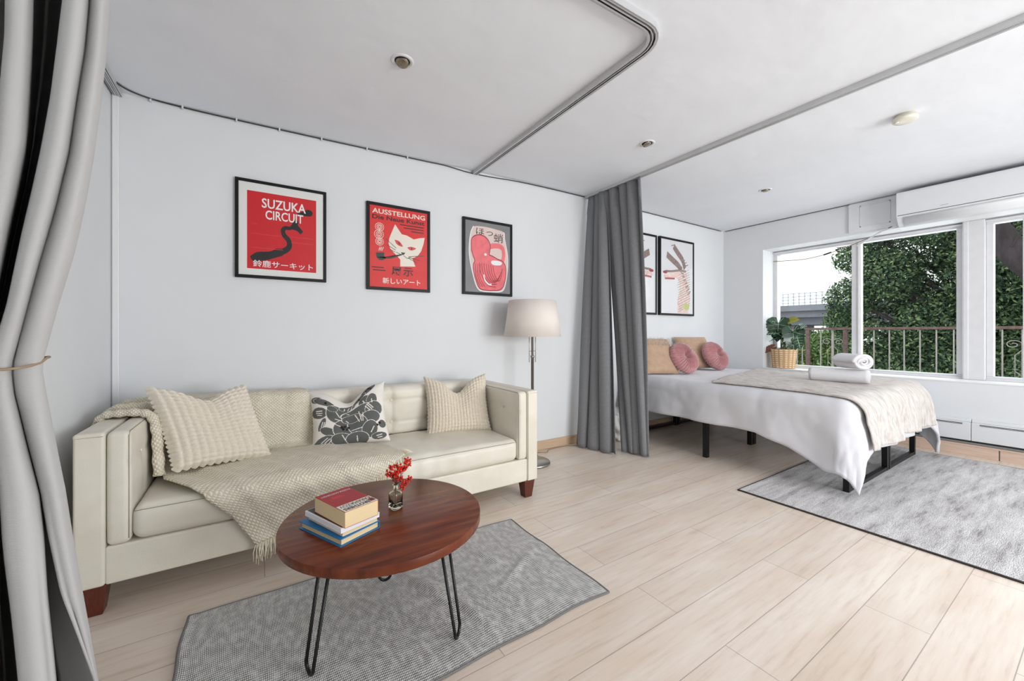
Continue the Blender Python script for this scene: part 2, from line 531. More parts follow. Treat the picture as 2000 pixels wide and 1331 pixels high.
def lettering(mb, body, o, ux, uy, x0, x1, y0, y1, **kw):
    """fit text into the box x0..x1, y0..y1 of the plane"""
    vs, fs = text_mesh(body, **kw)
    if not vs: return
    xs = [v[0] for v in vs]; ys = [v[1] for v in vs]
    a, b2, c, d = min(xs), max(xs), min(ys), max(ys)
    o = Vector(o); ux = Vector(ux); uy = Vector(uy)
    mb.add([o + ux * (x0 + (v[0] - a) / (b2 - a) * (x1 - x0)) + uy * (y0 + (v[1] - c) / (d - c) * (y1 - y0)) for v in vs], fs)

def catmull(pts, n=6):
    P = [Vector(p) for p in pts]; out = []
    for i in range(len(P) - 1):
        p0 = P[max(i - 1, 0)]; p1 = P[i]; p2 = P[i + 1]; p3 = P[min(i + 2, len(P) - 1)]
        for k in range(n):
            t = k / n
            out.append(0.5 * ((2 * p1) + (-p0 + p2) * t + (2 * p0 - 5 * p1 + 4 * p2 - p3) * t * t + (-p0 + 3 * p1 - 3 * p2 + p3) * t ** 3))
    out.append(P[-1]); return out

def interp(x, xs, ys):
    return float(np.interp(x, xs, ys))

def fbm(x, y, z=0.0): return noise.noise(Vector((x, y, z)))

# ------------------------------------------------------------------ room shell
YW, XW, XL, XP = 3.012, 5.43, -0.665, 5.76      # back wall, window wall face, left wall, window plane
YB = -2.75                                       # rear wall

def ceilz(x):
    t = max(0.0, min(1.0, (2.8 - x) / 3.3))
    return 2.51 - 0.07 * t * t * (3 - 2 * t) * 0.9 - 0.007 * t

struct('floor', MB().box(XL - .12, XP + .1, YB - .1, YW + .12, -0.12, 0), 'whitewashed_laminate')
c = MB()
c.grid(lambda u, v: ((XL - .12) + u * (XP + .22 - XL), (YB - .1) + (1 - v) * (YW + .22 - YB), ceilz((XL - .12) + u * (XP + .22 - XL))), 40, 4)
c.box(XL - .12, XP + .1, YB - .1, YW + .12, 2.56, 2.66)
struct('ceiling', c, 'ceiling_paint', smooth=True)
struct('wall_back', MB().box(XL - .12, XP + .1, YW, YW + .12, 0, 2.6), 'wall_paint')
struct('wall_left', MB().box(XL - .12, XL, YB, YW, 0, 2.6), 'wall_paint')
w = MB()
w.box(XW, XP + .1, 2.505, YW, 0, 2.6)
w.box(XW, XP + .1, YB, 2.505, 0, 0.655)
w.box(XW, XP + .1, YB, 2.505, 2.168, 2.6)
w.box(XW, XP + .1, YB, -1.6, 0.655, 2.168)
struct('wall_right', w, 'wall_paint')
w = MB()
w.box(XL, 1.5, YB - .12, YB, 0, 2.6); w.box(4.3, XW, YB - .12, YB, 0, 2.6)
w.box(1.5, 4.3, YB - .12, YB, 0, 0.55); w.box(1.5, 4.3, YB - .12, YB, 1.95, 2.6)
struct('wall_rear', w, 'wall_paint')

# corner strip left of the back wall and a thin cable beside it
struct('trim_1', MB().box(-0.66, -0.632, YW - .010, YW, 0.0, 2.42), 'white_paint', bevel=0.003)
# sill board
struct('trim_2', MB().box(XW - .006, XP, -1.6, 2.505, 0.655, 0.668), 'white_paint', bevel=0.003)

# baseboards
b = MB(); b.box(-0.6, XW, YW - .014, YW, 0, 0.085); b.box(-0.6, XW, YW - .02, YW, 0.066, 0.082)
mat('pine_board', (206, 178, 148), 0.5, var=0.12, scale=6, stretch=(1, 6, 30), bump=0.1)
mat('pale_board', (220, 194, 176), 0.55, var=0.12, scale=6, stretch=(6, 1, 30), bump=0.2)
struct('baseboard_back', b, 'pine_board', bevel=0.003)
b = MB()
for y0, y1 in ((-2.6, -1.0), (-0.99, 0.585), (0.592, 1.9), (1.907, 2.99)):
    b.box(XW - .03, XW, y0, y1, 0, 0.088)
b.box(XW - .034, XW, -2.6, 2.99, 0.088, 0.104)
struct('baseboard_right', b, 'pale_board', bevel=0.002)

# ------------------------------------------------------------------ windows
def window(name, y0, y1, z0, z1, mullions, fw=0.045, x=XP):
    f = MB()
    f.box(x - .05, x + .04, y0, y1, z0, z0 + fw * .8); f.box(x - .05, x + .04, y0, y1, z1 - fw, z1)
    f.box(x - .05, x + .04, y0, y0 + fw, z0 + fw * .8, z1 - fw); f.box(x - .05, x + .04, y1 - fw, y1, z0 + fw * .8, z1 - fw)
    # track lips
    f.box(x - .075, x - .05, y0, y1, z0, z0 + .015); f.box(x - .075, x - .05, y0, y1, z1 - .03, z1 - .012)
    o = struct(name, f, 'window_paint', bevel=0.004)
    for (ma, mb_) in mullions:
        g = MB(); g.box(x - .045, x + .03, ma, mb_, z0 + fw * .8, z1 - fw)
        g.box(x - .058, x - .045, ma + (mb_ - ma) * .12, ma + (mb_ - ma) * .3, z0 + fw * .8, z1 - fw)
        flat('window_stile', g, 'window_paint', o, bevel=0.003)
    flat('window_pane', MB().box(x - .004, x, y0 + fw, y1 - fw, z0 + fw * .8, z1 - fw), 'window_glass', o)
    return o
window('window_1', 0.842, 2.505, 0.668, 2.168, [(1.612, 1.694)])
window('window_2', -1.6, 0.70, 0.668, 2.168, [(0.43, 0.49), (-0.6, -0.52)])
f = MB(); f.box(XP - .10, XP + .1, 0.70, 0.842, 0.668, 2.168); f.box(XP - .112, XP - .10, 0.80, 0.836, 0.668, 2.168)
struct('trim_3', f, 'window_paint', bevel=0.006)

# ------------------------------------------------------------------ ceiling: rails, downlights, detector, cable
def rail(name, pts, label, cat, width=0.034, brackets=True):
    t = thing(name, label, cat, pts[0])
    P = [Vector(p) for p in pts]
    def strip(off, half, z0, z1):
        mb = MB(); L = []
        for i, p in enumerate(P):
            d = (P[min(i + 1, len(P) - 1)] - P[max(i - 1, 0)]); d.z = 0; d.normalize()
            nrm = Vector((-d.y, d.x, 0)); L.append((p, nrm))
        vs = []
        for p, nrm in L:
            for a, zz in ((off - half, z1), (off + half, z1), (off + half, z0), (off - half, z0)):
                q = p + nrm * a; vs.append((q.x, q.y, ceilz(q.x) + zz))
        fs = []
        for i in range(len(L) - 1):
            for k in range(4):
                l = (k + 1) % 4; fs.append((i * 4 + k, i * 4 + l, i * 4 + 4 + l, i * 4 + 4 + k))
        fs.append((3, 2, 1, 0)); n0 = (len(L) - 1) * 4; fs.append((n0, n0 + 1, n0 + 2, n0 + 3))
        return mb.add(vs, fs)
    h = width / 2
    bmesh_ = strip(0, h, -0.012, 0.004)
    for o_ in (-h + .003, h - .003): 
        q = strip(o_, 0.003, -0.03, -0.012); bmesh_.add(q.v, q.f)
    q = strip(-h + .008, 0.005, -0.03, -0.027); bmesh_.add(q.v, q.f)
    q = strip(h - .008, 0.005, -0.03, -0.027); bmesh_.add(q.v, q.f)
    q = strip(0, 0.0022, -0.03, -0.012); bmesh_.add(q.v, q.f)
    flat('track', bmesh_, 'rail_metal', t)
    for o_ in (-h / 2, h / 2):
        flat('slot', strip(o_, 0.0032, -0.026, -0.0125), 'dark_gap', t)
    return t
arc = [(1.57, 3.0), (1.57, 1.29)]
for k in range(0, 7):
    a = pi / 2 * k / 6
    arc.append((1.57 - 0.13 + 0.13 * cos(a), 1.27 - 0.13 * sin(a)))
arc += [(1.2, 1.14), (0.6, 1.14), (0.0, 1.14), (-0.64, 1.14)]
# subdivide so the rail follows the sagging ceiling
rail('curtain_rail', [(x, y, 2.45) for x, y in arc], 'white double curtain rail with a rounded corner on the ceiling above the sofa', 'curtain rail', 0.05)
rail('curtain_rail', [(2.84, y, 2.5) for y in (2.99, 2.0, 1.0, 0.0, -1.0, -2.0)], 'straight curtain rail carrying the dark grey curtains across the ceiling', 'curtain rail', 0.044)
rail('curtain_rail', [(-0.635, y, 2.44) for y in (3.0, 2.4, 1.8, 1.2)], 'short white curtain rail along the left wall by the ceiling corner', 'curtain rail', 0.036)

def downlight(x, y, label, tilt):
    z = ceilz(x)
    t = thing('recessed_downlight', label, 'ceiling light', (x, y, z), group=None)
    r = MB(); r.lathe([(0.056, 0.0), (0.056, -0.004), (0.050, -0.008), (0.040, -0.006), (0.037, 0.0)], (x, y, z + .0015), 40)
    r.build('trim_ring', 'white_plastic', t)
    d = MB(); d.lathe([(0.0368, 0.0), (0.0001, 0.0005)], (x, y, z - .0025), 32)
    d.build('housing', 'dark_gap', t)
    g = MB()
    n0 = Euler(tilt).to_matrix()
    prof = [(0.031, 0.0), (0.031, -0.005), (0.026, -0.009), (0.012, -0.011), (0.0005, -0.011)]
    n = 28; vs = []; fs = []
    for r_, h in prof:
        for k in range(n):
            p = n0 @ Vector((r_ * cos(2 * pi * k / n), r_ * sin(2 * pi * k / n), h)); vs.append((x + p.x, y + p.y, z - .004 + p.z))
    for i in range(len(prof) - 1):
        for k in range(n): fs.append((i * n + k, i * n + (k + 1) % n, (i + 1) * n + (k + 1) % n, (i + 1) * n + k))
    g.add(vs, fs); g.build('swivel_lamp', 'lamp_reflector', t)
downlight(0.61, 1.945, 'recessed swivel downlight above the three red posters', (radians(-24), radians(14), 0))
downlight(2.42, 1.91, 'recessed swivel downlight between the two ceiling rails', (radians(-18), radians(-10), 0))
downlight(4.19, 1.91, 'small recessed downlight in the ceiling above the bed', (0, 0, 0))
z = ceilz(3.5)
t = thing('smoke_detector', 'round cream smoke detector on the ceiling near the air conditioner', 'smoke detector', (3.5, 0.765, z))
MB().lathe([(0.05, 0.002), (0.05, -0.012), (0.0565, -0.013), (0.0565, -0.02), (0.062, -0.022), (0.062, -0.036), (0.055, -0.042), (0.02, -0.0435), (0.0005, -0.0435)], (3.5, .765, z), 44).build('body', 'detector_cream', t)
MB().lathe([(0.012, -0.0425), (0.012, -0.0455), (0.0005, -0.0455)], (3.475, .80, z), 16).build('test_button', 'white_plastic', t)

# cable clipped along the back wall
cp = [(-0.655, 2.62, ceilz(-.65) - .004), (-0.64, 2.80, ceilz(-.64) - .004), (-0.60, 2.93, ceilz(-.6) - .006), (-0.50, 2.995, 2.437)]
for x in (-0.3, 0.0, 0.4, 0.8, 1.15): cp.append((x, 3.001, ceilz(x) - .007))
cp += [(1.3, 3.0, 2.472), (1.5, 3.0, 2.462), (1.7, 3.0, 2.468), (2.0, 3.0, 2.488)]
for x in (2.4, 2.9, 3.6, 4.4, 5.35): cp.append((x, 3.002, ceilz(x) - .008))
t = thing('ceiling_cable', 'thin dark cable clipped along the top of the back wall', 'cable', (0.4, 3.0, 2.45))
MB().tube(catmull(cp, 8), 0.0042, 6).build('cord', 'cable_dark', t)
for x in (-0.50, -0.36, -0.10, 0.13, 0.38, 0.68, 0.98):
    zc = ceilz(x)
    flat('cable_clip', MB().box(x - .004, x + .004, 2.992, YW, zc - .018, zc), 'white_plastic', t)
t = thing('ceiling_cable', 'thin dark cable along the top of the window wall', 'cable', (5.42, 2.2, 2.5))
MB().tube([(5.42, 2.98, 2.502), (5.42, 2.2, 2.503), (5.42, 1.62, 2.502)], 0.0035, 6).build('cord', 'cable_dark', t)

# ------------------------------------------------------------------ air conditioner, pipe cover, heater
t = thing('air_conditioner', 'long white split air conditioner above the window', 'air conditioner', (5.33, 0.7, 2.12))
prof = [(5.429, 2.47), (5.24, 2.47), (5.222, 2.462), (5.218, 2.44), (5.218, 2.245), (5.222, 2.232), (5.235, 2.22), (5.25, 2.195), (5.275, 2.165), (5.31, 2.14), (5.429, 2.125)]
ya, yb = 0.15, 1.205
m = MB(); n = len(prof)
vs = [(x, yb, z_) for x, z_ in prof] + [(x, ya, z_) for x, z_ in prof]
m.add(vs, [tuple((i, (i + 1) % n, n + (i + 1) % n, n + i)) for i in range(n)] + [tuple(range(n - 1, -1, -1)), tuple(range(n, 2 * n))])
flat('casing', m, 'white_plastic', t, bevel=0.004)
flat('panel_gap', MB().box(5.2165, 5.2185, ya + .01, yb - .012, 2.2395, 2.2435), 'dark_gap', t)
m = MB()
fl = [(5.232, 2.222), (5.247, 2.194), (5.272, 2.163), (5.303, 2.142)]
vs = []
for yy in (yb - .05, ya + .05): vs += [(x - .004, yy, z_ - .003) for x, z_ in fl]
m.add(vs, [(i, i + 1, 4 + i + 1, 4 + i) for i in range(3)])
m.build('air_flap', 'white_plastic', t, solid=0.004)
flat('flap_gap', MB().box(5.262, 5.268, ya + .05, yb - .05, 2.1655, 2.170), 'dark_gap', t)
flat('status_mark', MB().box(5.2165, 5.2182, .86, .91, 2.268, 2.2705), 'poster_grey', t)
t = thing('pipe_cover', 'flat white pipe cover panel on the wall left of the air conditioner', 'pipe cover', (5.42, 1.42, 2.2))
flat('panel', MB().box(5.405, 5.4295, 1.207, 1.63, 2.19, 2.498), 'wall_paint', t, bevel=0.006)
m = MB()
for y0, y1, z0, z1 in ((1.29, 1.53, 2.235, 2.243), (1.29, 1.53, 2.452, 2.46), (1.29, 1.298, 2.235, 2.46), (1.522, 1.53, 2.235, 2.46)):
    m.box(5.400, 5.4055, y0, y1, z0, z1)
flat('raised_border', m, 'wall_paint', t)
t = thing('power_cord', 'pale cord hanging across the top of the window to the air conditioner', 'cord', (5.6, 1.8, 2.05))
MB().tube(catmull([(5.70, 2.50, 2.045), (5.69, 2.40, 2.035), (5.66, 2.15, 2.015), (5.64, 1.95, 2.03), (5.60, 1.72, 2.075), (5.52, 1.50, 2.125), (5.45, 1.34, 2.17), (5.41, 1.28, 2.19)], 8), 0.004, 6).build('cord', 'cord_beige', t)
MB().tube([(5.637, 1.93, 2.032), (5.622, 1.855, 2.047)], 0.009, 8).build('inline_plug', 'black_metal', t)
t = thing('drain_hose', 'short bent white hose leaving the air conditioner over the window head', 'hose', (5.4, 1.22, 2.16))
MB().tube(catmull([(5.395, 1.225, 2.20), (5.37, 1.27, 2.165), (5.40, 1.36, 2.15), (5.50, 1.47, 2.125), (5.62, 1.58, 2.10), (5.695, 1.64, 2.09)], 6), 0.007, 10).build('hose', 'white_plastic', t)

def heater(y0, y1, label):
    t = thing('baseboard_heater', label, 'heater', (5.4, (y0 + y1) / 2, 0.14))
    m = MB(); m.box(5.372, 5.4295, y0, y1, 0.143, 0.305); m.box(5.392, 5.4295, y0, y1, 0.305, 0.331)
    flat('casing', m, 'white_plastic', t, bevel=0.004)
    flat('air_slot', MB().box(5.3705, 5.3725, y0 + .05, y1 - .05, 0.283, 0.296), 'dark_gap', t)
    flat('louvre', MB().box(5.368, 5.3705, y0 + .05, y1 - .05, 0.288, 0.2905), 'white_plastic', t)
    flat('bottom_gap', MB().box(5.38, 5.4295, y0, y1, 0.128, 0.143), 'dark_gap', t)
heater(0.748, 2.35, 'white baseboard heater section behind the foot of the bed')
heater(-0.95, 0.745, 'white baseboard heater section nearest the camera under the window')

# ------------------------------------------------------------------ rugs
def grid_rug(x0, x1, y0, y1, nx, ny, hf, edge=None):
    return lambda u, v: (x0 + (x1 - x0) * u + (edge(u, v)[0] if edge else 0), y0 + (y1 - y0) * v + (edge(u, v)[1] if edge else 0), hf(x0 + (x1 - x0) * u, y0 + (y1 - y0) * v))
def wr(x, y):
    h = 0.004 + 0.0015 * fbm(x * 6, y * 6)
    for (cx, cy_, a, L, wd, hh) in ((0.63, 1.62, 1.95, 0.13, 0.030, 0.022), (0.95, 1.72, 1.9, 0.10, 0.022, 0.012), (0.72, 1.40, 1.7, 0.12, 0.02, 0.012), (1.13, 1.52, 1.75, 0.2, 0.025, 0.008), (0.16, 1.62, 1.8, 0.12, 0.02, 0.008), (1.05, 1.55, 0.5, .16, .018, .007)):
        dx, dy = x - cx, y - cy_
        p = dx * cos(a) + dy * sin(a); q = -dx * sin(a) + dy * cos(a)
        h += hh * exp(-(p / L) ** 2 - (q / wd) ** 2)
    if x < -0.20: h += 0.004
    return h
m = MB()
m.grid(grid_rug(-0.222, 1.265, 1.195, 1.972, 0, 0, wr, lambda u, v: (0.004 * sin(v * 14), 0.006 * sin(u * 9) + 0.004 * sin(u * 23))), 170, 90, uvf=lambda u, v: (u * 1.487 * 6, v * .777 * 6))
t = thing('woven_rug', 'grey flat woven rug with creases under the round coffee table', 'rug', (0.52, 1.58, 0))
m.build('weave', 'grey_woven_rug', t, solid=0.005)
hm = MB()
for (xa, ya_, xb, yb_) in ((-.222, 1.195, 1.265, 1.195), (1.265, 1.195, 1.265, 1.972), (1.265, 1.972, -.222, 1.972), (-.222, 1.972, -.222, 1.195)):
    pts = []
    for k in range(41):
        q = k / 40; x = xa + (xb - xa) * q; y = ya_ + (yb_ - ya_) * q
        u = (x + .222) / 1.487; v = (y - 1.195) / .777
        pts.append((x + .004 * sin(v * 14), y + .006 * sin(u * 9) + .004 * sin(u * 23), wr(x, y) + .001))
    hm.tube(pts, 0.0042, 6)
hm.build('hem', 'grey_woven_rug', t)

t = thing('area_rug', 'large pale distressed grey rug with dark edge under the bed foot', 'rug', (4.0, 0.7, 0))
m = MB(); m.grid(grid_rug(2.855, 5.2, -0.15, 1.47, 0, 0, lambda x, y: 0.009 + 0.0008 * fbm(x * 5, y * 5)), 60, 40)
m.build('pile', 'distressed_grey_rug', t)
m = MB(); m.box(2.845, 5.21, -0.16, 1.48, 0.0005, 0.0082)
flat('binding', m, 'rug_binding', t)

# ------------------------------------------------------------------ sofa
SX0, SX1, SY0, SY1 = -0.587, 1.612, 2.17, 2.955
t = thing('sofa', 'long cream leather tuxedo sofa with tufted back and brown wooden feet', 'sofa', (0.51, 2.56, 0))
m = MB()
m.rbox(((SX0 - .0 + -0.497) / 2, 2.562, 0.417), (0.090, 0.785, 0.605), 0.012, n=(1, 8, 6))
m.rbox(((1.528 + SX1) / 2, 2.562, 0.417), (0.084, 0.785, 0.605), 0.012, n=(1, 8, 6))
m.rbox((0.515, 2.90, 0.425), (2.02, 0.09, 0.61), 0.015, n=(10, 1, 6))
m.rbox((0.515, 2.53, 0.19), (2.028, 0.71, 0.15), 0.01, n=(10, 6, 2))
m.build('frame', 'cream_leather', t)
def arm_disp(q, h, side):
    # buttons on the inner face
    return q
for cx, name in ((-0.459, 'arm_cushion'), (1.490, 'arm_cushion')):
    side = 1 if cx < 0.5 else -1
    def dsp(q, h, side=side):
        x, y, z = q
        if x * side > 0:
            for by in (-0.13, 0.14):
                for bz in (0.10, -0.06):
                    d = hypot(y - by, z - bz); x -= side * 0.010 * exp(-(d / .022) ** 2)
            x -= side * 0.004 * (exp(-((z - .10) / .012) ** 2) + exp(-((y - .14) / .012) ** 2) + exp(-((y + .13) / .012) ** 2))
        return [x, y, z]
    m = MB(); m.rbox((cx, 2.50, 0.491), (0.072, 0.66, 0.452), 0.022, puff=(0.006, 0.004, 0.004), n=(2, 26, 20), disp=dsp)
    ac = m.build(name, 'cream_leather', t)
    bt = MB()
    for by in (2.37, 2.64):
        for bz in (0.591, 0.431):
            bt.lathe([(0.0001, 0.004), (0.006, 0.003), (0.009, -0.001)], (0, 0, 0), 10)
            bt.v = [(cx + side * (0.036 - 0.004 + z_), by + x, bz + y) for x, y, z_ in bt.v]
            bt.build('button', 'cream_leather', ac); bt = MB()
    st = MB()
    xe = cx + side * 0.031
    st.tube([(xe, 2.1745, 0.285), (xe, 2.1745, 0.697), (xe, 2.19, 0.7125), (xe, 2.80, 0.7135)], 0.0013, 5)
    st.build('seam', 'stitch', ac)
# back cushion with tufting
bxs = [-0.42 + 1.87 * k / 7 for k in range(8)]
def bdsp(q, h):
    x, y, z = q
    if y < 0:
        for k in range(7):
            bx = -h[0] + (2 * h[0]) * (k + .5) / 7
            for bz in (0.075, -0.075):
                y += 0.016 * exp(-(hypot(x - bx, z - bz) / .03) ** 2)
            y += 0.009 * exp(-((x - bx) / .010) ** 2)
        y += 0.005 * exp(-((z - .075) / .010) ** 2) + 0.005 * exp(-((z + .075) / .010) ** 2)
    if z > h[2] - .03:
        for k in range(7):
            bx = -h[0] + (2 * h[0]) * (k + .5) / 7
            z -= 0.006 * exp(-((x - bx) / .012) ** 2)
    y += 0.003 * fbm(x * 7, z * 7)
    return [x, y, z]
m = MB(); m.rbox((0.515, 2.795, 0.572), (1.876, 0.13, 0.33), 0.035, puff=(0, 0.008, 0.004), n=(150, 4, 30), disp=bdsp)
bc = m.build('back_cushion', 'cream_leather', t)
for k in range(7):
    bx = 0.515 - .938 + 1.876 * (k + .5) / 7
    for bz in (0.647, 0.497): MB().rbox((bx, 2.746, bz), (0.018, 0.01, 0.018), 0.004, n=(1, 1, 1), k=2).build('button', 'cream_leather', bc)
def sdsp(q, h):
    x, y, z = q
    if z > 0:
        z += 0.004 * fbm(x * 9, y * 5) + 0.003 * fbm(x * 22, y * 12) * (1 if x > .1 else .4)
        z += -0.007 * exp(-((x - .42) / .04) ** 2) * (0.5 + 0.5 * sin(y * 20))
    if y < 0: y += 0.003 * fbm(x * 8, z * 6, 3) + 0.006 * exp(-((x - .3) / .2) ** 2) * sin(x * 60) * .5
    return [x, y, z]
m = MB(); m.rbox((0.515, 2.465, 0.336), (1.876, 0.595, 0.142), 0.042, puff=(0, 0.008, 0.024), n=(90, 30, 5), disp=sdsp)
sc_ = m.build('seat_cushion', 'cream_leather', t)
st = MB(); st.tube([(-.41, 2.163, 0.392)] + [(-.4 + 1.83 * k / 30, 2.159 - .005 * sin(pi * k / 30), 0.394 + .003 * sin(pi * k / 30)) for k in range(31)] + [(1.44, 2.163, .392)], 0.0014, 5)
st.build('seam', 'stitch', sc_)
for xa, xb in ((-.583, -.501), (1.532, 1.608)):
    st = MB(); st.tube([(xa, 2.168, 0.13), (xa, 2.168, 0.704), (xb, 2.168, 0.704)], 0.0009, 5)
    st.build('seam', 'stitch', t)
for lx in (-0.535, 1.548):
    for ly in (2.215, 2.90):
        m = MB(); a, b2 = 0.042, 0.028
        vs = [(lx + sx * a, ly + sy * a, 0.118) for sx, sy in ((-1, -1), (1, -1), (1, 1), (-1, 1))] + [(lx + sx * b2, ly + sy * b2, 0.0) for sx, sy in ((-1, -1), (1, -1), (1, 1), (-1, 1))]
        m.add(vs, [(0, 1, 2, 3), (7, 6, 5, 4)] + [(i, 4 + i, 4 + (i + 1) % 4, (i + 1) % 4) for i in range(4)])
        flat('leg', m, 'leg_wood', t, bevel=0.003)

# ------------------------------------------------------------------ cushions
def cushion_mesh(w, h, T, dip=0.0, pinch=0.07, knit=None, n=60, lean=0.0, seed=0, corner=0.0):
    """local frame: x width, z height, y thickness (front = -y); centre at origin"""
    front = MB()
    def surf(side):
        def fn(a, b2):
            u = a * 2 - 1; v = b2 * 2 - 1
            if side > 0: u = -u
            e = 1 - pinch * (1 - v * v) - 0.0
            f = 1 - pinch * (1 - u * u)
            x = u * w / 2 * (e + .0)
            z = v * h / 2 * f
            z -= dip * exp(-(u / 0.38) ** 2) * ((v + 1) / 2) ** 2
            z += corner * (abs(u) ** 3) * ((v + 1) / 2) ** 2
            x += lean * z
            tt = T / 2 * max(0.0, (1 - u ** 4)) ** 0.55 * max(0.0, (1 - v ** 4)) ** 0.55
            tt *= 1 - 0.35 * dip / .08 * exp(-(u / .35) ** 2) * ((v + 1) / 2) if dip else 1
            tt += 0.006 * fbm(u * 2.2 + seed, v * 2.2, seed) * (1 - u * u) * (1 - v * v)
            if knit:
                kx, ky, am = knit
                bu = abs(sin(pi * kx * (u + 1) / 2)); bv = abs(sin(pi * ky * (v + 1) / 2))
                bmp = am * bu ** .8 * (0.12 + 0.88 * bv ** .8)
                tt += bmp
                edge = max(abs(u), abs(v))
                if edge > 0.999: 
                    x += (1 if u > 0 else -1) * am * .6 * (bv if abs(u) > .999 else 0); z += (1 if v > 0 else -1) * am * .6 * (bu if abs(v) > .999 else 0)
                    tt = 0
            return (x, side * tt, z)
        return fn
    N = n if not knit else None
    nu = n if not knit else int(knit[0] * 8)
    nv = n if not knit else int(knit[1] * 6)
    front.grid(surf(-1), nu, nv); front.grid(surf(1), nu, nv, uvf=lambda a, b2: (1 - a, b2))
    return front

def cushion(name, label, material, loc, rot, **kw):
    o = cushion_mesh(**kw).build(name, material, None, local=True)
    o.location = loc; o.rotation_euler = rot
    return tag(o, label, 'cushion')

cushion('knit_cushion', 'large chunky ribbed cream knit cushion at the left end of the sofa', 'knit_cream', (-0.18, 2.51, 0.638), (radians(-24), radians(5), radians(24)),
        w=0.42, h=0.39, T=0.12, dip=0.055, knit=(13, 19, 0.016), pinch=0.05, seed=1, lean=-0.22, corner=0.02)
def petal_cushion():
    mb = cushion_mesh(w=0.45, h=0.37, T=0.14, dip=0.085, pinch=0.08, n=170, seed=2, corner=0.01)
    E_ = [  # petals: cx, cy, rx, ry, angle (0..1 over the front, y up)
        (.10, .84, .07, .05, .2), (.20, .80, .13, .05, -.3), (.12, .62, .10, .085, 0), (.15, .42, .035, .10, -.4), (.24, .28, .12, .055, -.6), (.17, .12, .13, .085, .35),
        (.38, .60, .145, .16, .1), (.30, .70, .06, .05, 0), (.50, .76, .10, .055, .2), (.74, .74, .075, .085, .1), (.84, .70, .065, .115, 0), (.78, .93, .10, .05, .6), (.66, .84, .09, .035, .5),
        (.66, .55, .22, .13, 0), (.86, .55, .10, .12, .2), (.80, .42, .12, .10, 0), (.45, .31, .135, .155, 0), (.63, .33, .12, .17, .2), (.78, .22, .09, .13, -.3), (.40, .12, .12, .09, -.3),
        (.60, .09, .13, .10, 0), (.88, .09, .09, .05, .2), (.95, .28, .04, .06, 0), (.55, .48, .12, .08, 0)]
    W_ = [((.08, .65), (.16, .65)), ((.08, .62), (.16, .61)), ((.09, .59), (.15, .575)), ((.35, .64), (.39, .54)), ((.60, .54), (.655, .38)), ((.655, .58), (.685, .39)), ((.71, .53), (.705, .38)),
          ((.14, .12), (.22, .18)), ((.16, .09), (.25, .16)), ((.20, .06), (.27, .13)), ((.41, .19), (.445, .09)), ((.60, .13), (.595, .04)), ((.54, .24), (.68, .265)), ((.79, .16), (.84, .25)),
          ((.77, .66), (.84, .55)), ((.79, .67), (.86, .57)), ((.75, .63), (.81, .54)), ((.72, .75), (.74, .70)), ((.84, .73), (.845, .67)), ((.52, .78), (.50, .72)), ((.56, .78), (.545, .71)), ((.46, .77), (.455, .72)),
          ((.85, .09), (.92, .11)), ((.86, .06), (.91, .07)), ((.16, .46), (.14, .38)), ((.185, .45), (.165, .37)), ((.49, .62), (.52, .60)), ((.47, .46), (.50, .42)), ((.30, .42), (.40, .35)), ((.42, .47), (.33, .50))]
    K_ = [(.41, .335, .022), (.45, .34, .018), (.43, .295, .020), (.475, .275, .014), (.50, .305, .016), (.465, .31, .009), (.79, .95, .018), (.76, .92, .014), (.82, .93, .016), (.92, .30, .018), (.89, .27, .014), (.22, .79, .018), (.66, .835, .014)]
    def idx(u, v):
        for (a, b, r) in K_:
            if ((u - a) ** 2 + ((v - b) * .82) ** 2) < r * r: return 2
        for (p, q) in W_:
            dx, dy = q[0] - p[0], q[1] - p[1]; L2 = dx * dx + dy * dy
            t_ = max(0, min(1, ((u - p[0]) * dx + (v - p[1]) * dy) / L2))
            if hypot(u - p[0] - t_ * dx, v - p[1] - t_ * dy) < .0065: return 0
        for (a, b, rx, ry, an) in E_[::-1]:
            x, y = u - a, v - b; X_ = x * cos(an) + y * sin(an); Y_ = -x * sin(an) + y * cos(an)
            q = (X_ / (rx * 1.12)) ** 2 + (Y_ / (ry * 1.12)) ** 2
            if q < 1: return 1
            if q < 1.13: return 0
        return 0
    for k, f in enumerate(mb.f):
        u = sum(mb.uv[i][0] for i in f) / 4; v = sum(mb.uv[i][1] for i in f) / 4
        mb.m[k] = idx(u, v)
    o = mb.build('printed_cushion', ['print_white', 'print_charcoal', 'print_black'], None, local=True)
    o.location = (0.487, 2.605, 0.588); o.rotation_euler = (radians(-20), radians(-7), radians(-18))
    tag(o, 'white cushion printed with charcoal petals in the middle of the sofa', 'cushion')
petal_cushion()
cushion('knit_cushion', 'smaller bobbled beige knit cushion with a dented top at the right of the sofa', 'knit_cream_small', (1.222, 2.610, 0.590), (radians(-18), radians(-1), radians(-14)),
        w=0.46, h=0.40, T=0.13, dip=0.10, knit=(20, 17, 0.008), pinch=0.08, seed=3, corner=0.02)

# ------------------------------------------------------------------ sofa throw
def sofa_profile(s):
    """path over the sofa: s=0 behind the back top, then over the top, down the back cushion, over the seat, over the front"""
    P = [(2.962, 0.60), (2.962, 0.725), (2.93, 0.748), (2.86, 0.752), (2.77, 0.752), (2.735, 0.735), (2.718, 0.69), (2.716, 0.60), (2.712, 0.50), (2.70, 0.452), (2.66, 0.437), (2.45, 0.439), (2.30, 0.436), (2.20, 0.427), (2.158, 0.405), (2.146, 0.37), (2.146, 0.27), (2.146, 0.12), (2.146, 0.0)]
    L = [0]
    for i in range(1, len(P)): L.append(L[-1] + hypot(P[i][0] - P[i - 1][0], P[i][1] - P[i - 1][1]))
    return interp(s, L, [p[0] for p in P]), interp(s, L, [p[1] for p in P])
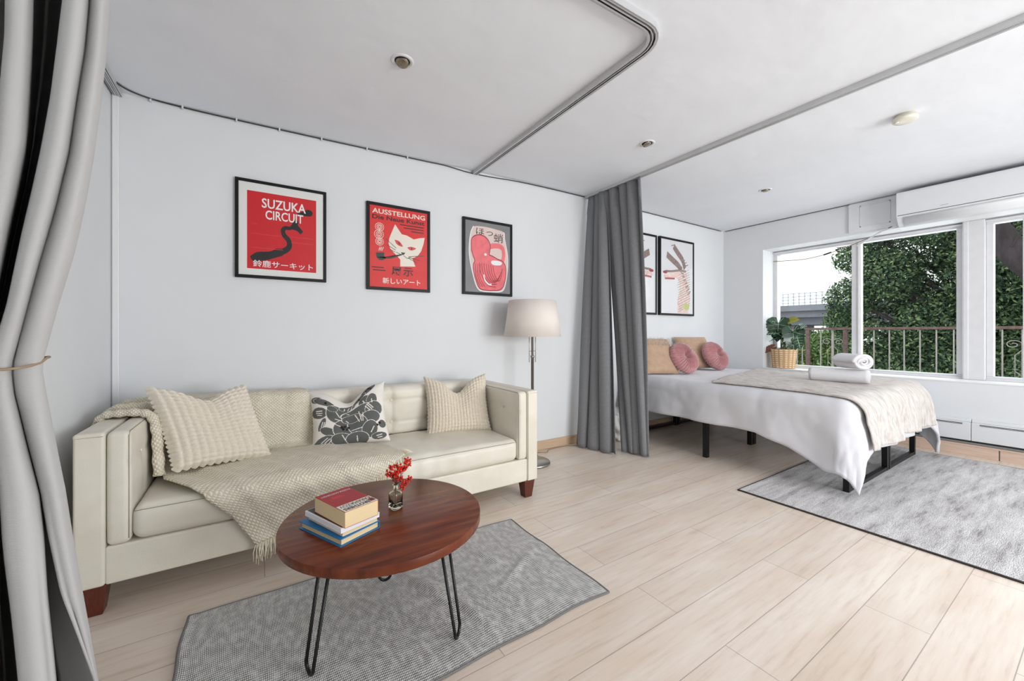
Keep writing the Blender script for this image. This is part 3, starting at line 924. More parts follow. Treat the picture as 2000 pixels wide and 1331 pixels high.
# L: top back .13, front top ~.35, seat start ~.66, front edge ~1.2
def s_of_seat(y):      # arc length on the seat for a given y
    lo, hi = 0.6, 1.25
    for _ in range(40):
        mid = (lo + hi) / 2
        if sofa_profile(mid)[0] > y: lo = mid
        else: hi = mid
    return lo
def s_of_front(z):
    lo, hi = 1.15, 1.75
    for _ in range(40):
        mid = (lo + hi) / 2
        if sofa_profile(mid)[1] > z: lo = mid
        else: hi = mid
    return lo
t = thing('sofa_throw', 'cream basketweave throw with fringed ends draped over the sofa back and seat', 'throw blanket', (0.1, 2.5, 0.44))
# upper piece over the back rest
def upper(u, v):
    s = 0.02 + v * (s_of_seat(2.62) - 0.02)
    xl = interp(v, [0, .35, 1], [-0.36, -0.38, -0.40]); xr = interp(v, [0, .22, .35, .7, 1], [0.20, 0.215, 0.265, 0.31, 0.345])
    x = xl + (xr - xl) * u
    y, z = sofa_profile(s)
    k = 0.010 * sin(x * 34 + v * 2) + 0.008 * fbm(x * 7, v * 4)
    return (x, y - 0.006 - max(0, k) * .5, z + 0.003 + max(0, k) * .4)
m = MB(); m.grid(upper, 60, 60, uvf=lambda u, v: (u * .7 * 6, v * .75 * 6))
m.build('back_drape', 'basketweave_throw', t, solid=0.006)
# lower piece: quilateral on the seat that folds over the front edge, corner hanging down
sb = s_of_seat(2.60)
A = (-0.40, sb - .02)            # back left
B = (0.42, sb - 0.02)            # back right
Cc = (0.70, s_of_seat(2.19))     # right tip on the seat front
D = (0.03, s_of_front(0.16))     # hanging corner
def lower(u, v):
    # left edge A->D bowed by the seat front, right edge B->C
    lx = interp(v, [0, .3, .55, .8, 1], [-0.40, -0.345, -0.225, -0.09, 0.0]); ls = interp(v, [0, .3, .55, .8, 1], [sb - .02, s_of_seat(2.34), s_of_seat(2.185), s_of_front(.30), s_of_front(.145)])
    rx = interp(v, [0, .3, .6, 1], [0.42, 0.56, 0.66, 0.70]); rs = interp(v, [0, .5, 1], [sb - .02, s_of_seat(2.40), s_of_seat(2.19)])
    x = lx + (rx - lx) * u
    s = ls + (rs - ls) * u
    # fringed edge (v=1) sags forward in its middle
    s += 0.04 * sin(pi * u) * v * v
    y, z = sofa_profile(s)
    h = 0.010 * max(0, sin((x * 1.4 - s * .9) * 21)) ** 2 + 0.012 * max(0, fbm(x * 5, s * 5, 2)) + 0.010 * exp(-((u - .03) / .05) ** 2)
    if v < 0.06: h += 0.0
    flap = 1 if z < 0.40 else 0
    return (x, y - 0.004 - (h if flap else h * .2), z + 0.006 + (0 if flap else h))
m = MB(); m.grid(lower, 90, 70, uvf=lambda u, v: (u * .8 * 6, v * .65 * 6))
m.build('seat_drape', 'basketweave_throw', t, solid=0.007)
# roll over the left arm and down inside it
def roll(path, r0, r1, wav=0.0):
    mb = MB(); pts = catmull(path, 8); N = len(pts)
    mb.tube(pts, [r0 + (r1 - r0) * k / (N - 1) + 0.002 * sin(k * 1.1) for k in range(N)], 12)
    n = 12
    for k in range(N * n): mb.uv[k] = (((k % n) / n) * 0.12 * 6, (k // n) / N * .7 * 6)
    return mb
m = roll([(-0.615, 2.49, 0.60), (-0.60, 2.49, 0.69), (-0.575, 2.49, 0.735), (-0.52, 2.47, 0.745), (-0.45, 2.45, 0.745), (-0.405, 2.44, 0.725), (-0.385, 2.43, 0.66), (-0.378, 2.42, 0.56), (-0.372, 2.41, 0.455)], 0.014, 0.022)
q = roll([(-0.612, 2.62, 0.58), (-0.60, 2.62, 0.69), (-0.57, 2.62, 0.742), (-0.50, 2.60, 0.752), (-0.44, 2.585, 0.752), (-0.39, 2.58, 0.72), (-0.38, 2.57, 0.62)], 0.018, 0.022); 
n0 = len(m.v); m.add(q.v, q.f); m.uv.update({n0 + k: v_ for k, v_ in q.uv.items()})
q = roll([(-0.612, 2.74, 0.58), (-0.60, 2.74, 0.69), (-0.56, 2.74, 0.742), (-0.50, 2.73, 0.758), (-0.42, 2.72, 0.755), (-0.36, 2.70, 0.71), (-0.345, 2.69, 0.62)], 0.02, 0.024)
n0 = len(m.v); m.add(q.v, q.f); m.uv.update({n0 + k: v_ for k, v_ in q.uv.items()})
def armsheet(u, v):
    y = 2.47 + v * .36
    P = [(-0.603, 0.52), (-0.601, 0.70), (-0.585, 0.730), (-0.52, 0.735), (-0.44, 0.735), (-0.40, 0.72), (-0.395, 0.60), (-0.392, 0.46)]
    L = [0]
    for i in range(1, len(P)): L.append(L[-1] + hypot(P[i][0] - P[i - 1][0], P[i][1] - P[i - 1][1]))
    s = u * L[-1]; k = .004 * sin(v * 30)
    return (interp(s, L, [p[0] for p in P]), y, interp(s, L, [p[1] for p in P]) + k)
q = MB().grid(armsheet, 40, 24, uvf=lambda u, v: (v * .36 * 6, u * .7 * 6)); n0 = len(m.v); m.add(q.v, q.f); m.uv.update({n0 + k: v_ for k, v_ in q.uv.items()})
m.build('arm_roll', 'basketweave_throw', t)
# fringe
fr = MB()
for i in range(170):
    u = i / 169
    p = Vector(lower(u, 1.0)); p2 = Vector(lower(u, 0.97))
    d = (p - p2); d.normalize()
    ln = random.uniform(.06, .10)
    if p.z < .39:
        e = p + Vector((random.uniform(-.012, .012), random.uniform(-.012, .0), -ln))
    else:
        e = p + d * ln + Vector((random.uniform(-.01, .01) , 0, 0.0)); 
        if e.y > 2.165: e.z = max(0.431, min(e.z, .440))
        else: e = p + Vector((random.uniform(0, .01), 2.142 - p.y - random.uniform(0, .008), -ln * .7 - .01))
    mid = (p + e) / 2 + Vector((random.uniform(-.006, .006), -0.002, 0.004))
    fr.tube([p, mid, e], [0.0026, 0.0022, 0.0014], 4)
for i in range(26):        # right tip
    v = 0.86 + 0.14 * i / 25
    p = Vector(lower(1.0, v)); e = p + Vector((random.uniform(.035, .055), random.uniform(-.015, .01), 0))
    e.z = max(e.z - .002, 0.436); fr.tube([p, (p + e) / 2 + Vector((0, 0, .006)), e], [0.0022, 0.0018, 0.001], 4)
fr.build('fringe', 'fringe_yarn', t)

# ------------------------------------------------------------------ coffee table
TX, TY, TZ, TR = 0.423, 1.558, 0.41, 0.366
t = thing('coffee_table', 'round walnut coffee table on three black hairpin legs', 'coffee table', (TX, TY, 0))
MB().lathe([(0.01, -0.032), (TR - .002, -0.032), (TR, -0.030), (TR, -0.002), (TR - .0008, -0.0006), (TR - .002, 0.0), (0.01, 0.0)], (TX, TY, TZ), 96).build('tabletop', 'walnut_veneer', t)
feet = [(0.146, 1.422), (0.61, 1.306), (0.481, 1.779)]
lc = (0.412, 1.502)
for fx, fy in feet:
    d = Vector((fx - lc[0], fy - lc[1], 0)).normalized(); sdir = Vector((-d.y, d.x, 0))
    foot = Vector((fx, fy, 0.016)); top = Vector((lc[0], lc[1], 0)) + d * 0.225
    p = []
    for sg in (-1, 1):
        tp = top + sdir * sg * 0.034; tp.z = TZ - .034
        lo = foot + sdir * sg * 0.026; lo.z = 0.045
        arc_ = [foot + sdir * sg * 0.026 * cos(a) + Vector((0, 0, 0.028 - 0.03 * sin(a))) for a in (0, .5, 1.0, 1.4)]
        p.append([tp, lo] + arc_)
    pts = p[0] + p[1][::-1]
    m = MB(); m.tube(pts, 0.0058, 8)
    m.box(top.x - .045, top.x + .045, top.y - .03, top.y + .03, TZ - .036, TZ - .032)
    m.build('hairpin_leg', 'black_metal', t)

# ------------------------------------------------------------------ books
def book(name, label, fpt, ang, wdt, lng, z0, z1, cover, kind, pages='paper_cream'):
    """fpt: near corner; wdt along ang, lng along ang+90deg.  local frame x=wdt, y=lng"""
    t = thing(name, label, 'book', (fpt[0], fpt[1], z0), (0, 0, ang))
    H = z1 - z0
    if kind == 'hard':
        m = MB(); m.box(0, wdt, 0, lng, 0, 0.003); m.box(0, wdt, 0, lng, H - .003, H); m.box(wdt - .003, wdt, 0, lng, 0.003, H - .003)
        flat('cover', m, cover, t, local=True, bevel=0.0008)
        flat('page_block', MB().box(0.009, wdt - .003, 0.008, lng - .006, 0.003, H - .003), pages, t, local=True)
    else:
        m = MB(); m.box(0, wdt, 0, lng, 0, 0.0012); m.box(0, wdt, 0, lng, H - .0012, H); m.box(wdt - .0012, wdt, 0, lng, .0012, H - .0012)
        flat('cover', m, cover, t, local=True)
        flat('page_block', MB().box(0.0005, wdt - .0012, 0.0005, lng - .0005, 0.0012, H - .0012), pages, t, local=True)
    return t
book('hardback_book', 'blue hardback book at the bottom of the stack on the coffee table', (0.231, 1.384), radians(25), 0.158, 0.240, 0.4105, 0.437, 'book_blue', 'hard')
t = thing('hardback_book', 'white edged book in the middle of the stack on the coffee table', 'book', (0.233, 1.386, 0.4372), (0, 0, radians(22)))
flat('cover', MB().box(0, .148, 0, .226, .0165, .0343).box(.012, .148, .010, .226, 0, .002), 'paper_white', t, local=True, bevel=0.001)
flat('page_block', MB().box(.012, .145, .010, .222, .002, .0165), 'paper_cream', t, local=True)
flat('cover_print', MB().box(.006, .142, .004, .222, .0343, .0349), 'book_black', t, local=True)
t = book('paperback_book', 'thick red and cream paperback on top of the book stack', (0.244, 1.378), radians(20), 0.124, 0.198, 0.4722, 0.525, 'book_red', 'soft')
H = 0.0528
flat('title_panel', MB().box(.001, .1235, 0.0008, 0.058, H, H + .0004), 'poster_cream', t, local=True)
flat('corner_block', MB().box(.103, .121, 0.010, 0.034, H + .0004, H + .0007), 'book_dark_red', t, local=True)
m = MB()
lettering(m, 'BROTHERS', (0, 0, H + .0009), (-1, 0, 0), (0, -1, 0), -0.100, -0.006, -0.026, -0.006, bold=0.02)
lettering(m, 'KARAMAZOV', (0, 0, H + .0009), (-1, 0, 0), (0, -1, 0), -0.118, -0.006, -0.053, -0.032, bold=0.0)
flat('title_lettering', m, 'ink_dark_red', t, local=True)
m = MB()
lettering(m, 'FYODOR DOSTOEVSKY', (0, 0, H + .0006), (-1, 0, 0), (0, -1, 0), -0.117, -0.008, -0.177, -0.165, bold=0.01)
flat('author_lettering', m, 'ink_white', t, local=True)
m = MB()
for k in range(3): m.box(0.03, 0.075 - .006 * k, .128 + k * .006, .130 + k * .006, H, H + .0005)
flat('small_print', m, 'ink_soft_red', t, local=True)

# ------------------------------------------------------------------ bud vase with berries
vx, vy = 0.470, 1.583
t = thing('bud_vase', 'small square clear glass bottle vase on the coffee table', 'vase', (vx, vy, TZ), (0, 0, radians(20)))
m = MB(); prof = [(0.0, 0.0), (0.021, 0.0), (0.022, 0.004), (0.022, 0.058), (0.019, 0.066), (0.010, 0.070), (0.009, 0.074), (0.009, 0.090), (0.0115, 0.093), (0.0115, 0.097), (0.008, 0.097), (0.0065, 0.09), (0.0065, 0.074), (0.009, 0.068), (0.0175, 0.062), (0.0195, 0.056), (0.0195, 0.010), (0.0, 0.010)]
n = 28; vs = []; fs = []
for r_, h in prof:
    sq = 1.0 if h < 0.067 and r_ > .012 else 0.0
    for k in range(n):
        a = 2 * pi * k / n; ca, sa = cos(a), sin(a)
        e = (abs(ca) ** 6 + abs(sa) ** 6) ** (-1 / 6) if sq else 1.0
        vs.append((r_ * ca * e, r_ * sa * e, h + .0003))
for i in range(len(prof) - 1):
    for k in range(n): fs.append((i * n + k, i * n + (k + 1) % n, (i + 1) * n + (k + 1) % n, (i + 1) * n + k))
m.add(vs, fs); m.build('bottle', 'bottle_glass', t, local=True)
t = thing('berry_sprig', 'sprig of tiny red berries standing in the small glass bottle', 'flowers', (vx, vy, TZ + .012))
sp = MB(); be = MB()
rr = random.Random(4)
cl = [(-0.030, 0.0, 0.135), (-.018, 0, .165), (0.0, 0.0, 0.140), (0.018, 0, 0.150), (0.012, 0, 0.115), (0.030, 0, 0.160), (0.045, 0, 0.172), (0.040, 0.0, 0.100), (.028, 0, .085), (.05, 0, .11), (.005, 0, .165), (.045, 0, .185), (-.012, 0, .12)]
cdir = Vector((0.88, -0.47, 0)); fdir = Vector((-.4, -.9, 0))
for ax, _, az in cl:
    cpt = Vector((vx, vy, TZ)) + cdir * ax + fdir * rr.uniform(-.012, .012); cpt.z = TZ + az
    sp.tube(catmull([(vx, vy, TZ + .014), (vx, vy, TZ + .092), (cpt.x * .6 + vx * .4, cpt.y * .6 + vy * .4, TZ + .05 + az * .5), tuple(cpt)], 4), 0.0009, 5)
    for k in range(15):
        dv = Vector((rr.gauss(0, 1), rr.gauss(0, 1), rr.gauss(0, 1))).normalized() * rr.uniform(.006, .016)
        q = cpt + dv; sp.tube([cpt, q], 0.0006, 4)
        r_ = rr.uniform(.0034, .0050)
        be.lathe([(r_ * sin(a), -r_ * cos(a)) for a in (0.1, .8, 1.57, 2.4, 3.04)], tuple(q), 7)
sp.build('stem', 'twig', t); be.build('berries', 'berry_red', t)['kind'] = 'stuff'

# ------------------------------------------------------------------ framed pictures
def frame_pic(label, x0, x1, z0, z1, bw, depth, back, name='framed_poster'):
    t = thing(name, label, 'picture', ((x0 + x1) / 2, YW, (z0 + z1) / 2))
    y0 = YW - depth
    m = MB()
    m.box(x0, x1, y0, YW - .0005, z1 - bw, z1); m.box(x0, x1, y0, YW - .0005, z0, z0 + bw)
    m.box(x0, x0 + bw, y0, YW - .0005, z0 + bw, z1 - bw); m.box(x1 - bw, x1, y0, YW - .0005, z0 + bw, z1 - bw)
    flat('frame', m, 'black_frame', t, bevel=0.0015)
    flat('backing', MB().box(x0 + bw, x1 - bw, y0 + .006, y0 + .009, z0 + bw, z1 - bw), back, t)
    flat('glass', MB().box(x0 + bw, x1 - bw, y0 + .0018, y0 + .0026, z0 + bw, z1 - bw), 'picture_glass', t)
    return t, y0 + .006
UX, UZ = (1, 0, 0), (0, 0, 1)
def art(pts, name, material, t, y, sx=1, close=False, x0=0, z0=0, w=1, h=1):
    m = MB()
    for pl in pts: m.poly([(x0 + a * w, z0 + b2 * h) for a, b2 in pl], (0, y, 0), UX, UZ)
    return flat(name, m, material, t)
def stroke(pl, wd):
    """thick poly-line -> quads"""
    out = []
    P = [Vector((a, b2)) for a, b2 in pl]
    for i in range(len(P) - 1):
        d = P[i + 1] - P[i]
        if d.length < 1e-9: continue
        d.normalize(); n_ = Vector((-d.y, d.x)) * (wd if not isinstance(wd, (list, tuple)) else wd[i]) / 2; e = d * (wd if not isinstance(wd, (list, tuple)) else wd[i]) * .3
        out.append([tuple(P[i] - n_ - e), tuple(P[i + 1] - n_ + e), tuple(P[i + 1] + n_ + e), tuple(P[i] + n_ - e)])
    return out
def sm(pl, n=5): return [(p.x, p.y) for p in catmull([(a, b2, 0) for a, b2 in pl], n)]
def ell(cx, cy_, rx, ry, n=24, rot=0): return [(cx + rx * cos(2 * pi * k / n) * cos(rot) - ry * sin(2 * pi * k / n) * sin(rot), cy_ + rx * cos(2 * pi * k / n) * sin(rot) + ry * sin(2 * pi * k / n) * cos(rot)) for k in range(n)]

# poster 1
FX0, FX1, FZ0, FZ1 = -0.109, 0.409, 1.458, 2.080
t, y = frame_pic('red race track poster with white mat in black frame, leftmost above the sofa', FX0, FX1, FZ0, FZ1, 0.019, 0.022, 'poster_mat')
px0, pz0, pw, ph = -0.046, 1.518, 0.392, 0.492
art([[(0, 0), (1, 0), (1, 1), (0, 1)]], 'print', 'poster_red', t, y - .0004, x0=px0, z0=pz0, w=pw, h=ph)
M1 = dict(x0=px0, z0=pz0, w=pw, h=ph)
trk = [(0.09, 0.13), (0.16, 0.17), (0.30, 0.19), (0.42, 0.23), (0.53, 0.27), (0.59, 0.33), (0.58, 0.41), (0.52, 0.47), (0.50, 0.53), (0.53, 0.57), (0.60, .575), (.66, .60), (.70, .60)]
wdt = [0.11, 0.11, 0.10, 0.09, 0.085, 0.08, 0.07, 0.07, 0.06, 0.05, 0.05, .05]
P_ = []
s_ = sm(trk, 4); wl = [interp(i / (len(s_) - 1), np.linspace(0, 1, len(wdt)), wdt) * .9 for i in range(len(s_))]
P_ += stroke(s_, wl)
P_ += [[(0.05, 0.12), (.06, .165), (.12, .185), (.20, .19), (.25, .23), (.33, .24), (.40, .285), (.46, .29), (.52, .26), (.5, .2), (.3, .13), (.12, .09)], [(.58, .57), (.66, .67), (.73, .62), (.80, .55), (.76, .51), (.70, .555)], ell(.88, .815, .065, .045), [(.7, .79), (.9, .86), (.9, .77), (.74, .765)], [(.64, .66), (.70, .72), (.73, .66), (.70, .60)]]
for i, pl in enumerate(P_):
    pass
m = MB()
for i, pl in enumerate(P_): m.poly([(px0 + a * pw, pz0 + b2 * ph) for a, b2 in pl], (0, y - .0006 - .000004 * i, 0), UX, UZ)
flat('track_shape', m, 'ink_black', t)
m = MB(); yy = y - .0012
lettering(m, 'SUZUKA', (0, yy, 0), UX, UZ, px0 + .20 * pw, px0 + .84 * pw, pz0 + .80 * ph, pz0 + .925 * ph, bold=0.016, spacing=1.0)
lettering(m, 'CIRCUIT', (0, yy, 0), UX, UZ, px0 + .25 * pw, px0 + .80 * pw, pz0 + .655 * ph, pz0 + .775 * ph, bold=0.016, spacing=1.0)
flat('title_lettering', m, 'ink_white', t)
m = MB(); lettering(m, '鈴鹿サーキット', (0, yy, 0), UX, UZ, px0 + .08 * pw, px0 + .95 * pw, pz0 + .025 * ph, pz0 + .115 * ph, bold=0.008)
flat('japanese_lettering', m, 'ink_white', t)
m = MB()
for a, b2, c_ in ((.06, .46, .45), (.62, .95, .46), (.06, .5, .27), (.62, .95, .385), (.06, .15, .575)): m.box(px0 + a * pw, px0 + b2 * pw, y - .0008, y - .0006, pz0 + c_ * ph, pz0 + (c_ + .006) * ph)
flat('small_print', m, 'ink_soft_red', t)

# poster 2
FX0, FX1, FZ0, FZ1 = 0.677, 1.162, 1.429, 2.073
t, y = frame_pic('red poster of a white cat smoking a pipe, middle of the three above the sofa', FX0, FX1, FZ0, FZ1, 0.022, 0.022, 'poster_orange_red')
px0, pz0, pw, ph = FX0 + .022, FZ0 + .022, FX1 - FX0 - .044, FZ1 - FZ0 - .044
def put(polys, name, material, d=0.0006):
    m = MB()
    for i, pl in enumerate(polys): m.poly([(px0 + a * pw, pz0 + b2 * ph) for a, b2 in pl], (0, y - d - .000004 * i, 0), UX, UZ)
    return flat(name, m, material, t)
cat = [(.42, .80), (.50, .72), (.54, .685), (.62, .68), (.70, .655), (.75, .64), (.85, .665), (.95, .68), (.93, .60), (.885, .50), (.83, .44), (.76, .405), (.72, .395), (.74, .36), (.78, .29), (.51, .275), (.51, .36), (.47, .395), (.40, .44), (.335, .49), (.31, .55), (.32, .61), (.355, .68)]
put([cat], 'cat_figure', 'poster_cream')
put([sm([(.41, .605), (.47, .60), (.52, .575), (.555, .53), (.49, .535), (.44, .56), (.41, .605)], 3)[:-1], sm([(.63, .525), (.70, .54), (.79, .525), (.74, .50), (.68, .495), (.63, .525)], 3)[:-1]], 'cat_eyes', 'ink_soft_red', .0009)
put([ell(.49, .567, .010, .022, 12, .5)], 'cat_pupil', 'ink_green', .0011)
put([ell(.715, .517, .008, .022, 12)], 'cat_pupil', 'ink_green', .0011)
wk = []
for a, b2 in (((.44, .50), (.27, .60)), ((.43, .475), (.28, .53)), ((.42, .45), (.33, .48)), ((.66, .41), (.93, .44)), ((.66, .40), (.86, .37)), ((.65, .39), (.80, .34)), ((.53, .425), (.44, .45)), ((.57, .415), (.63, .385)), ((.63, .385), (.70, .40))): wk += stroke([a, b2], .007)
put(wk, 'whiskers', 'ink_green', .0011)
put([[(.52, .455), (.60, .455), (.57, .425), (.545, .425)], [(.10, .42), (.24, .43), (.235, .385), (.26, .355), (.36, .365), (.54, .42), (.54, .435), (.37, .39), (.275, .38), (.24, .345), (.2, .33), (.145, .335), (.11, .365)]], 'pipe', 'ink_green', .0013)
smoke = []
for cx_, cz_, r0 in ((.16, .74, .07), (.15, .65, .075), (.16, .56, .065)):
    for rr_ in (r0, r0 * .62, r0 * .3):
        for k in range(14):
            a = 2 * pi * k / 14; smoke += stroke([(cx_ + rr_ * cos(a), cz_ + rr_ * .7 * sin(a)), (cx_ + rr_ * cos(a + .25), cz_ + rr_ * .7 * sin(a + .25))], .009)
for k in range(6): smoke += stroke([(.15 + .012 * k, .45 + .02 * (k % 2)), (.155 + .014 * k, .475 + .02 * (k % 2))], .009)
put(smoke, 'smoke_dashes', 'poster_cream', .0006)
m = MB(); yy = y - .001
lettering(m, 'AUSSTELLUNG', (0, yy, 0), UX, UZ, px0 + .04 * pw, px0 + .955 * pw, pz0 + .905 * ph, pz0 + .965 * ph, bold=0.018)
flat('title_lettering', m, 'poster_cream', t)
m = MB(); lettering(m, 'Die Neue Kunst', (0, yy, 0), UX, UZ, px0 + .04 * pw, px0 + .945 * pw, pz0 + .835 * ph, pz0 + .89 * ph, bold=0.025)
flat('subtitle_lettering', m, 'ink_dark_red', t)
for ch, xa, xb in (('展', .36, .535), ('示', .56, .735)):
    m = MB(); lettering(m, ch, (0, yy - .001, 0), UX, UZ, px0 + xa * pw, px0 + xb * pw, pz0 + .155 * ph, pz0 + .265 * ph, bold=0.012)
    flat('japanese_character', m, 'ink_dark_red', t)
m = MB(); lettering(m, '新しいアート', (0, yy, 0), UX, UZ, px0 + .21 * pw, px0 + .87 * pw, pz0 + .045 * ph, pz0 + .12 * ph, bold=0.014)
flat('japanese_lettering', m, 'poster_cream', t)
m = MB()
for a, b2, c_ in ((.5, .93, .80), (.57, .93, .765), (.7, .93, .73), (.03, .23, .235), (.05, .26, .20)): m.box(px0 + a * pw, px0 + b2 * pw, y - .0008, y - .0006, pz0 + c_ * ph, pz0 + (c_ + .012) * ph)
flat('small_print', m, 'ink_dark_red', t)

# poster 3
FX0, FX1, FZ0, FZ1 = 1.449, 1.939, 1.435, 2.083
t, y = frame_pic('grey poster with a pink octopus in a jar outline, black frame above the lamp', FX0, FX1, FZ0, FZ1, 0.022, 0.022, 'poster_grey')
px0, pz0, pw, ph = FX0 + .022, FZ0 + .022, FX1 - FX0 - .044, FZ1 - FZ0 - .044
jar = sm([(.17, .92), (.12, .84), (.09, .72), (.08, .58), (.10, .44), (.15, .28), (.21, .13), (.27, .05), (.36, .02), (.60, .02), (.78, .03), (.86, .08), (.91, .22), (.94, .40), (.94, .55), (.91, .68), (.87, .80), (.85, .90), (.70, .925), (.45, .94), (.25, .935)], 4)
put([jar], 'jar_field', 'poster_pale', .0005)
body = sm([(.13, .66), (.14, .75), (.22, .80), (.32, .815), (.42, .80), (.50, .75), (.54, .68), (.53, .60), (.52, .55), (.60, .53), (.70, .50), (.80, .48), (.88, .42), (.90, .30), (.86, .15), (.78, .06), (.60, .035), (.42, .035), (.30, .06), (.23, .16), (.18, .28), (.17, .38), (.20, .44), (.17, .50), (.13, .58)], 4)
put([body], 'octopus_figure', 'poster_pink', .0008)
arm3 = stroke(sm([(.53, .665), (.62, .685), (.74, .69), (.82, .66), (.845, .58), (.83, .50), (.80, .46)], 5), .075)
put(arm3, 'octopus_arm', 'poster_pink', .00083)
ln = []
for k in range(7):
    o_ = .05 * k
    ln += stroke(sm([(.30 + o_, .42 - o_ * .1), (.32 + o_ * 1.05, .30 - o_ * .1), (.40 + o_ * 1.1, .18), (.52 + o_ * .9, .10 + o_ * .5), (.66 + o_ * .5, .09 + o_ * .9)], 4), .012)
for k in range(3): ln += stroke(sm([(.22 + .05 * k, .40), (.23 + .04 * k, .22), (.32 + .05 * k, .08)], 4), .011)
ln += stroke(body + body[:1], .014)
put(ln, 'octopus_outline', 'line_pink', .001)
put([ell(.435, .545, .028, .018)], 'octopus_eye', 'ink_white', .0012)
put([sm([(.58, .47), (.70, .475), (.80, .46), (.79, .42), (.70, .405), (.60, .41), (.56, .44), (.58, .47)], 3)[:-1]], 'white_bowl', 'ink_white', .0012)
put(stroke(sm([(.40, .25), (.42, .18), (.50, .125), (.56, .12)], 3), .025), 'tentacle_highlight', 'ink_white', .0012)
put(stroke(jar[0:1] + jar + jar[:1], .016)[: len(jar) - 13], 'jar_outline', 'ink_white', .0014)
m = MB(); yy = y - .0012
lettering(m, 'ほっ', (0, yy, 0), UX, UZ, px0 + .23 * pw, px0 + .60 * pw, pz0 + .82 * ph, pz0 + .91 * ph)
lettering(m, '蛸', (0, yy, 0), UX, UZ, px0 + .62 * pw, px0 + .83 * pw, pz0 + .74 * ph, pz0 + .87 * ph)
flat('brush_lettering', m, 'ink_black', t)

# hands prints in the bed corner
def hand_print(px0, pw, pz0, ph, t, y, flip):
    def put2(polys, name, material, d):
        m = MB()
        for i, pl in enumerate(polys): m.poly([(px0 + ((1 - a) if flip else a) * pw, pz0 + b2 * ph) for a, b2 in pl], (0, y - d - .000004 * i, 0), UX, UZ)
        return flat(name, m, material, t)
    armp = sm([(.50, .0), (.50, .15), (.56, .28), (.58, .38), (.55, .45), (.46, .49), (.28, .48), (.10, .47), (.08, .52), (.18, .54), (.35, .555), (.50, .60), (.70, .625), (.80, .57), (.86, .46), (.92, .32), (.93, .18), (.86, .0)], 4)
    put2([armp], 'arm_drawing', 'ink_rose', .0006)
    fing = stroke(sm([(.74, .66), (.66, .76), (.52, .84), (.40, .91)], 5), .09) + stroke(sm([(.62, .62), (.50, .68), (.34, .735), (.18, .79)], 5), .09) + stroke(sm([(.78, .60), (.55, .60), (.3, .575), (.12, .57)], 5), .03)
    put2(fing, 'finger_drawing', 'ink_brown', .0009)
    st_ = []
    for k in range(16):
        q = .02 + k * .034
        st_ += stroke([(.52 + .02 * sin(k), q), (.93 - .1 * max(0, .1 - q) - .25 * max(0, q - .4), q + .10)], .006)
    for k in range(9): st_ += stroke([(.30 + k * .055, .93 - k * .032), (.42 + k * .055, .95 - k * .032)], .012)
    for k in range(8): st_ += stroke([(.60 + .035 * k, .62 - .05 * k), (.66 + .04 * k, .60 - .04 * k)], .02)
    put2(st_, 'line_work', 'ink_brown', .0012)
    put2([ell(.80, .10, .10, .05)], 'lime_patch', 'ink_lime', .0013)
    put2(stroke([(.10, .47), (.40, .48)], .025) + [ell(.10, .555, .07, .02)], 'nail_patches', 'line_pink', .0011)
t, y = frame_pic('black framed print of a striped raised hand nearest the room corner', 4.007, 4.691, 1.322, 2.258, 0.024, 0.034, 'print_paper', 'framed_print')
hand_print(4.05, .60, 1.35, .88, t, y, False)
t, y = frame_pic('black framed hand print half hidden behind the grey curtain', 3.285, 3.969, 1.322, 2.258, 0.024, 0.022, 'print_paper', 'framed_print')
hand_print(3.33, .60, 1.35, .88, t, y, True)

# ------------------------------------------------------------------ floor lamp
LX, LY = 1.975, 2.735
t = thing('floor_lamp', 'brushed steel floor lamp with off-white drum shade beside the sofa', 'floor lamp', (LX, LY, 0))
MB().lathe([(0.148, 0.0), (0.152, 0.004), (0.152, 0.016), (0.148, 0.021), (0.03, 0.026), (0.0125, 0.03)], (LX, LY, 0), 60).build('base', 'brushed_steel', t)
m = MB(); m.lathe([(0.0125, 0.028), (0.0125, 0.90), (0.017, 0.90), (0.017, 0.915), (0.010, 0.92), (0.010, 1.12), (0.006, 1.13), (0.006, 1.36)], (LX, LY, 0), 24)
m.build('pole', 'brushed_steel', t)
for sg in (-1, 1):
    m = MB(); m.tube([(LX + sg * .033, LY, 0.86), (LX + sg * .033, LY, 1.14)], 0.0028, 8)
    m.tube([(LX, LY, 0.955), (LX + sg * .033, LY, 0.955)], 0.0025, 8)
    m.build('guide_rod', 'brushed_steel', t)
m = MB(); n = 72; vs = []; fs = []
for (r_, h) in ((0.243, 1.078), (0.201, 1.382), (0.199, 1.382), (0.241, 1.078)):
    for k in range(n): vs.append((LX + r_ * cos(2 * pi * k / n), LY + r_ * sin(2 * pi * k / n), h))
for i in range(4):
    for k in range(n): fs.append((i * n + k, i * n + (k + 1) % n, ((i + 1) % 4) * n + (k + 1) % n, ((i + 1) % 4) * n + k))
m.add(vs, fs); sh = m.build('lamp_shade', 'lampshade_linen', t)
m = MB()
for a in (0, 2 * pi / 3, 4 * pi / 3): m.tube([(LX, LY, 1.355), (LX + .2 * cos(a), LY + .2 * sin(a), 1.375)], 0.0018, 6)
m.build('shade_spider', 'brushed_steel', sh)
MB().lathe([(0.0005, 1.19), (0.018, 1.20), (0.029, 1.235), (0.022, 1.27), (0.013, 1.29), (0.013, 1.33), (.0005, 1.335)], (LX + .05, LY, 0), 20).build('bulb', 'white_plastic', t)
t = thing('lamp_cord', 'thin cord running on the floor from the lamp to the grey curtain', 'cord', (2.3, 2.85, 0))
MB().tube(catmull([(2.10, 2.80, .006), (2.17, 2.93, .006), (2.26, 2.90, .006), (2.33, 2.955, .006), (2.5, 2.965, .006), (2.62, 2.93, .006), (2.78, 2.86, .006), (2.9, 2.78, .006)], 8), 0.003, 6).build('cord', 'cord_beige', t)

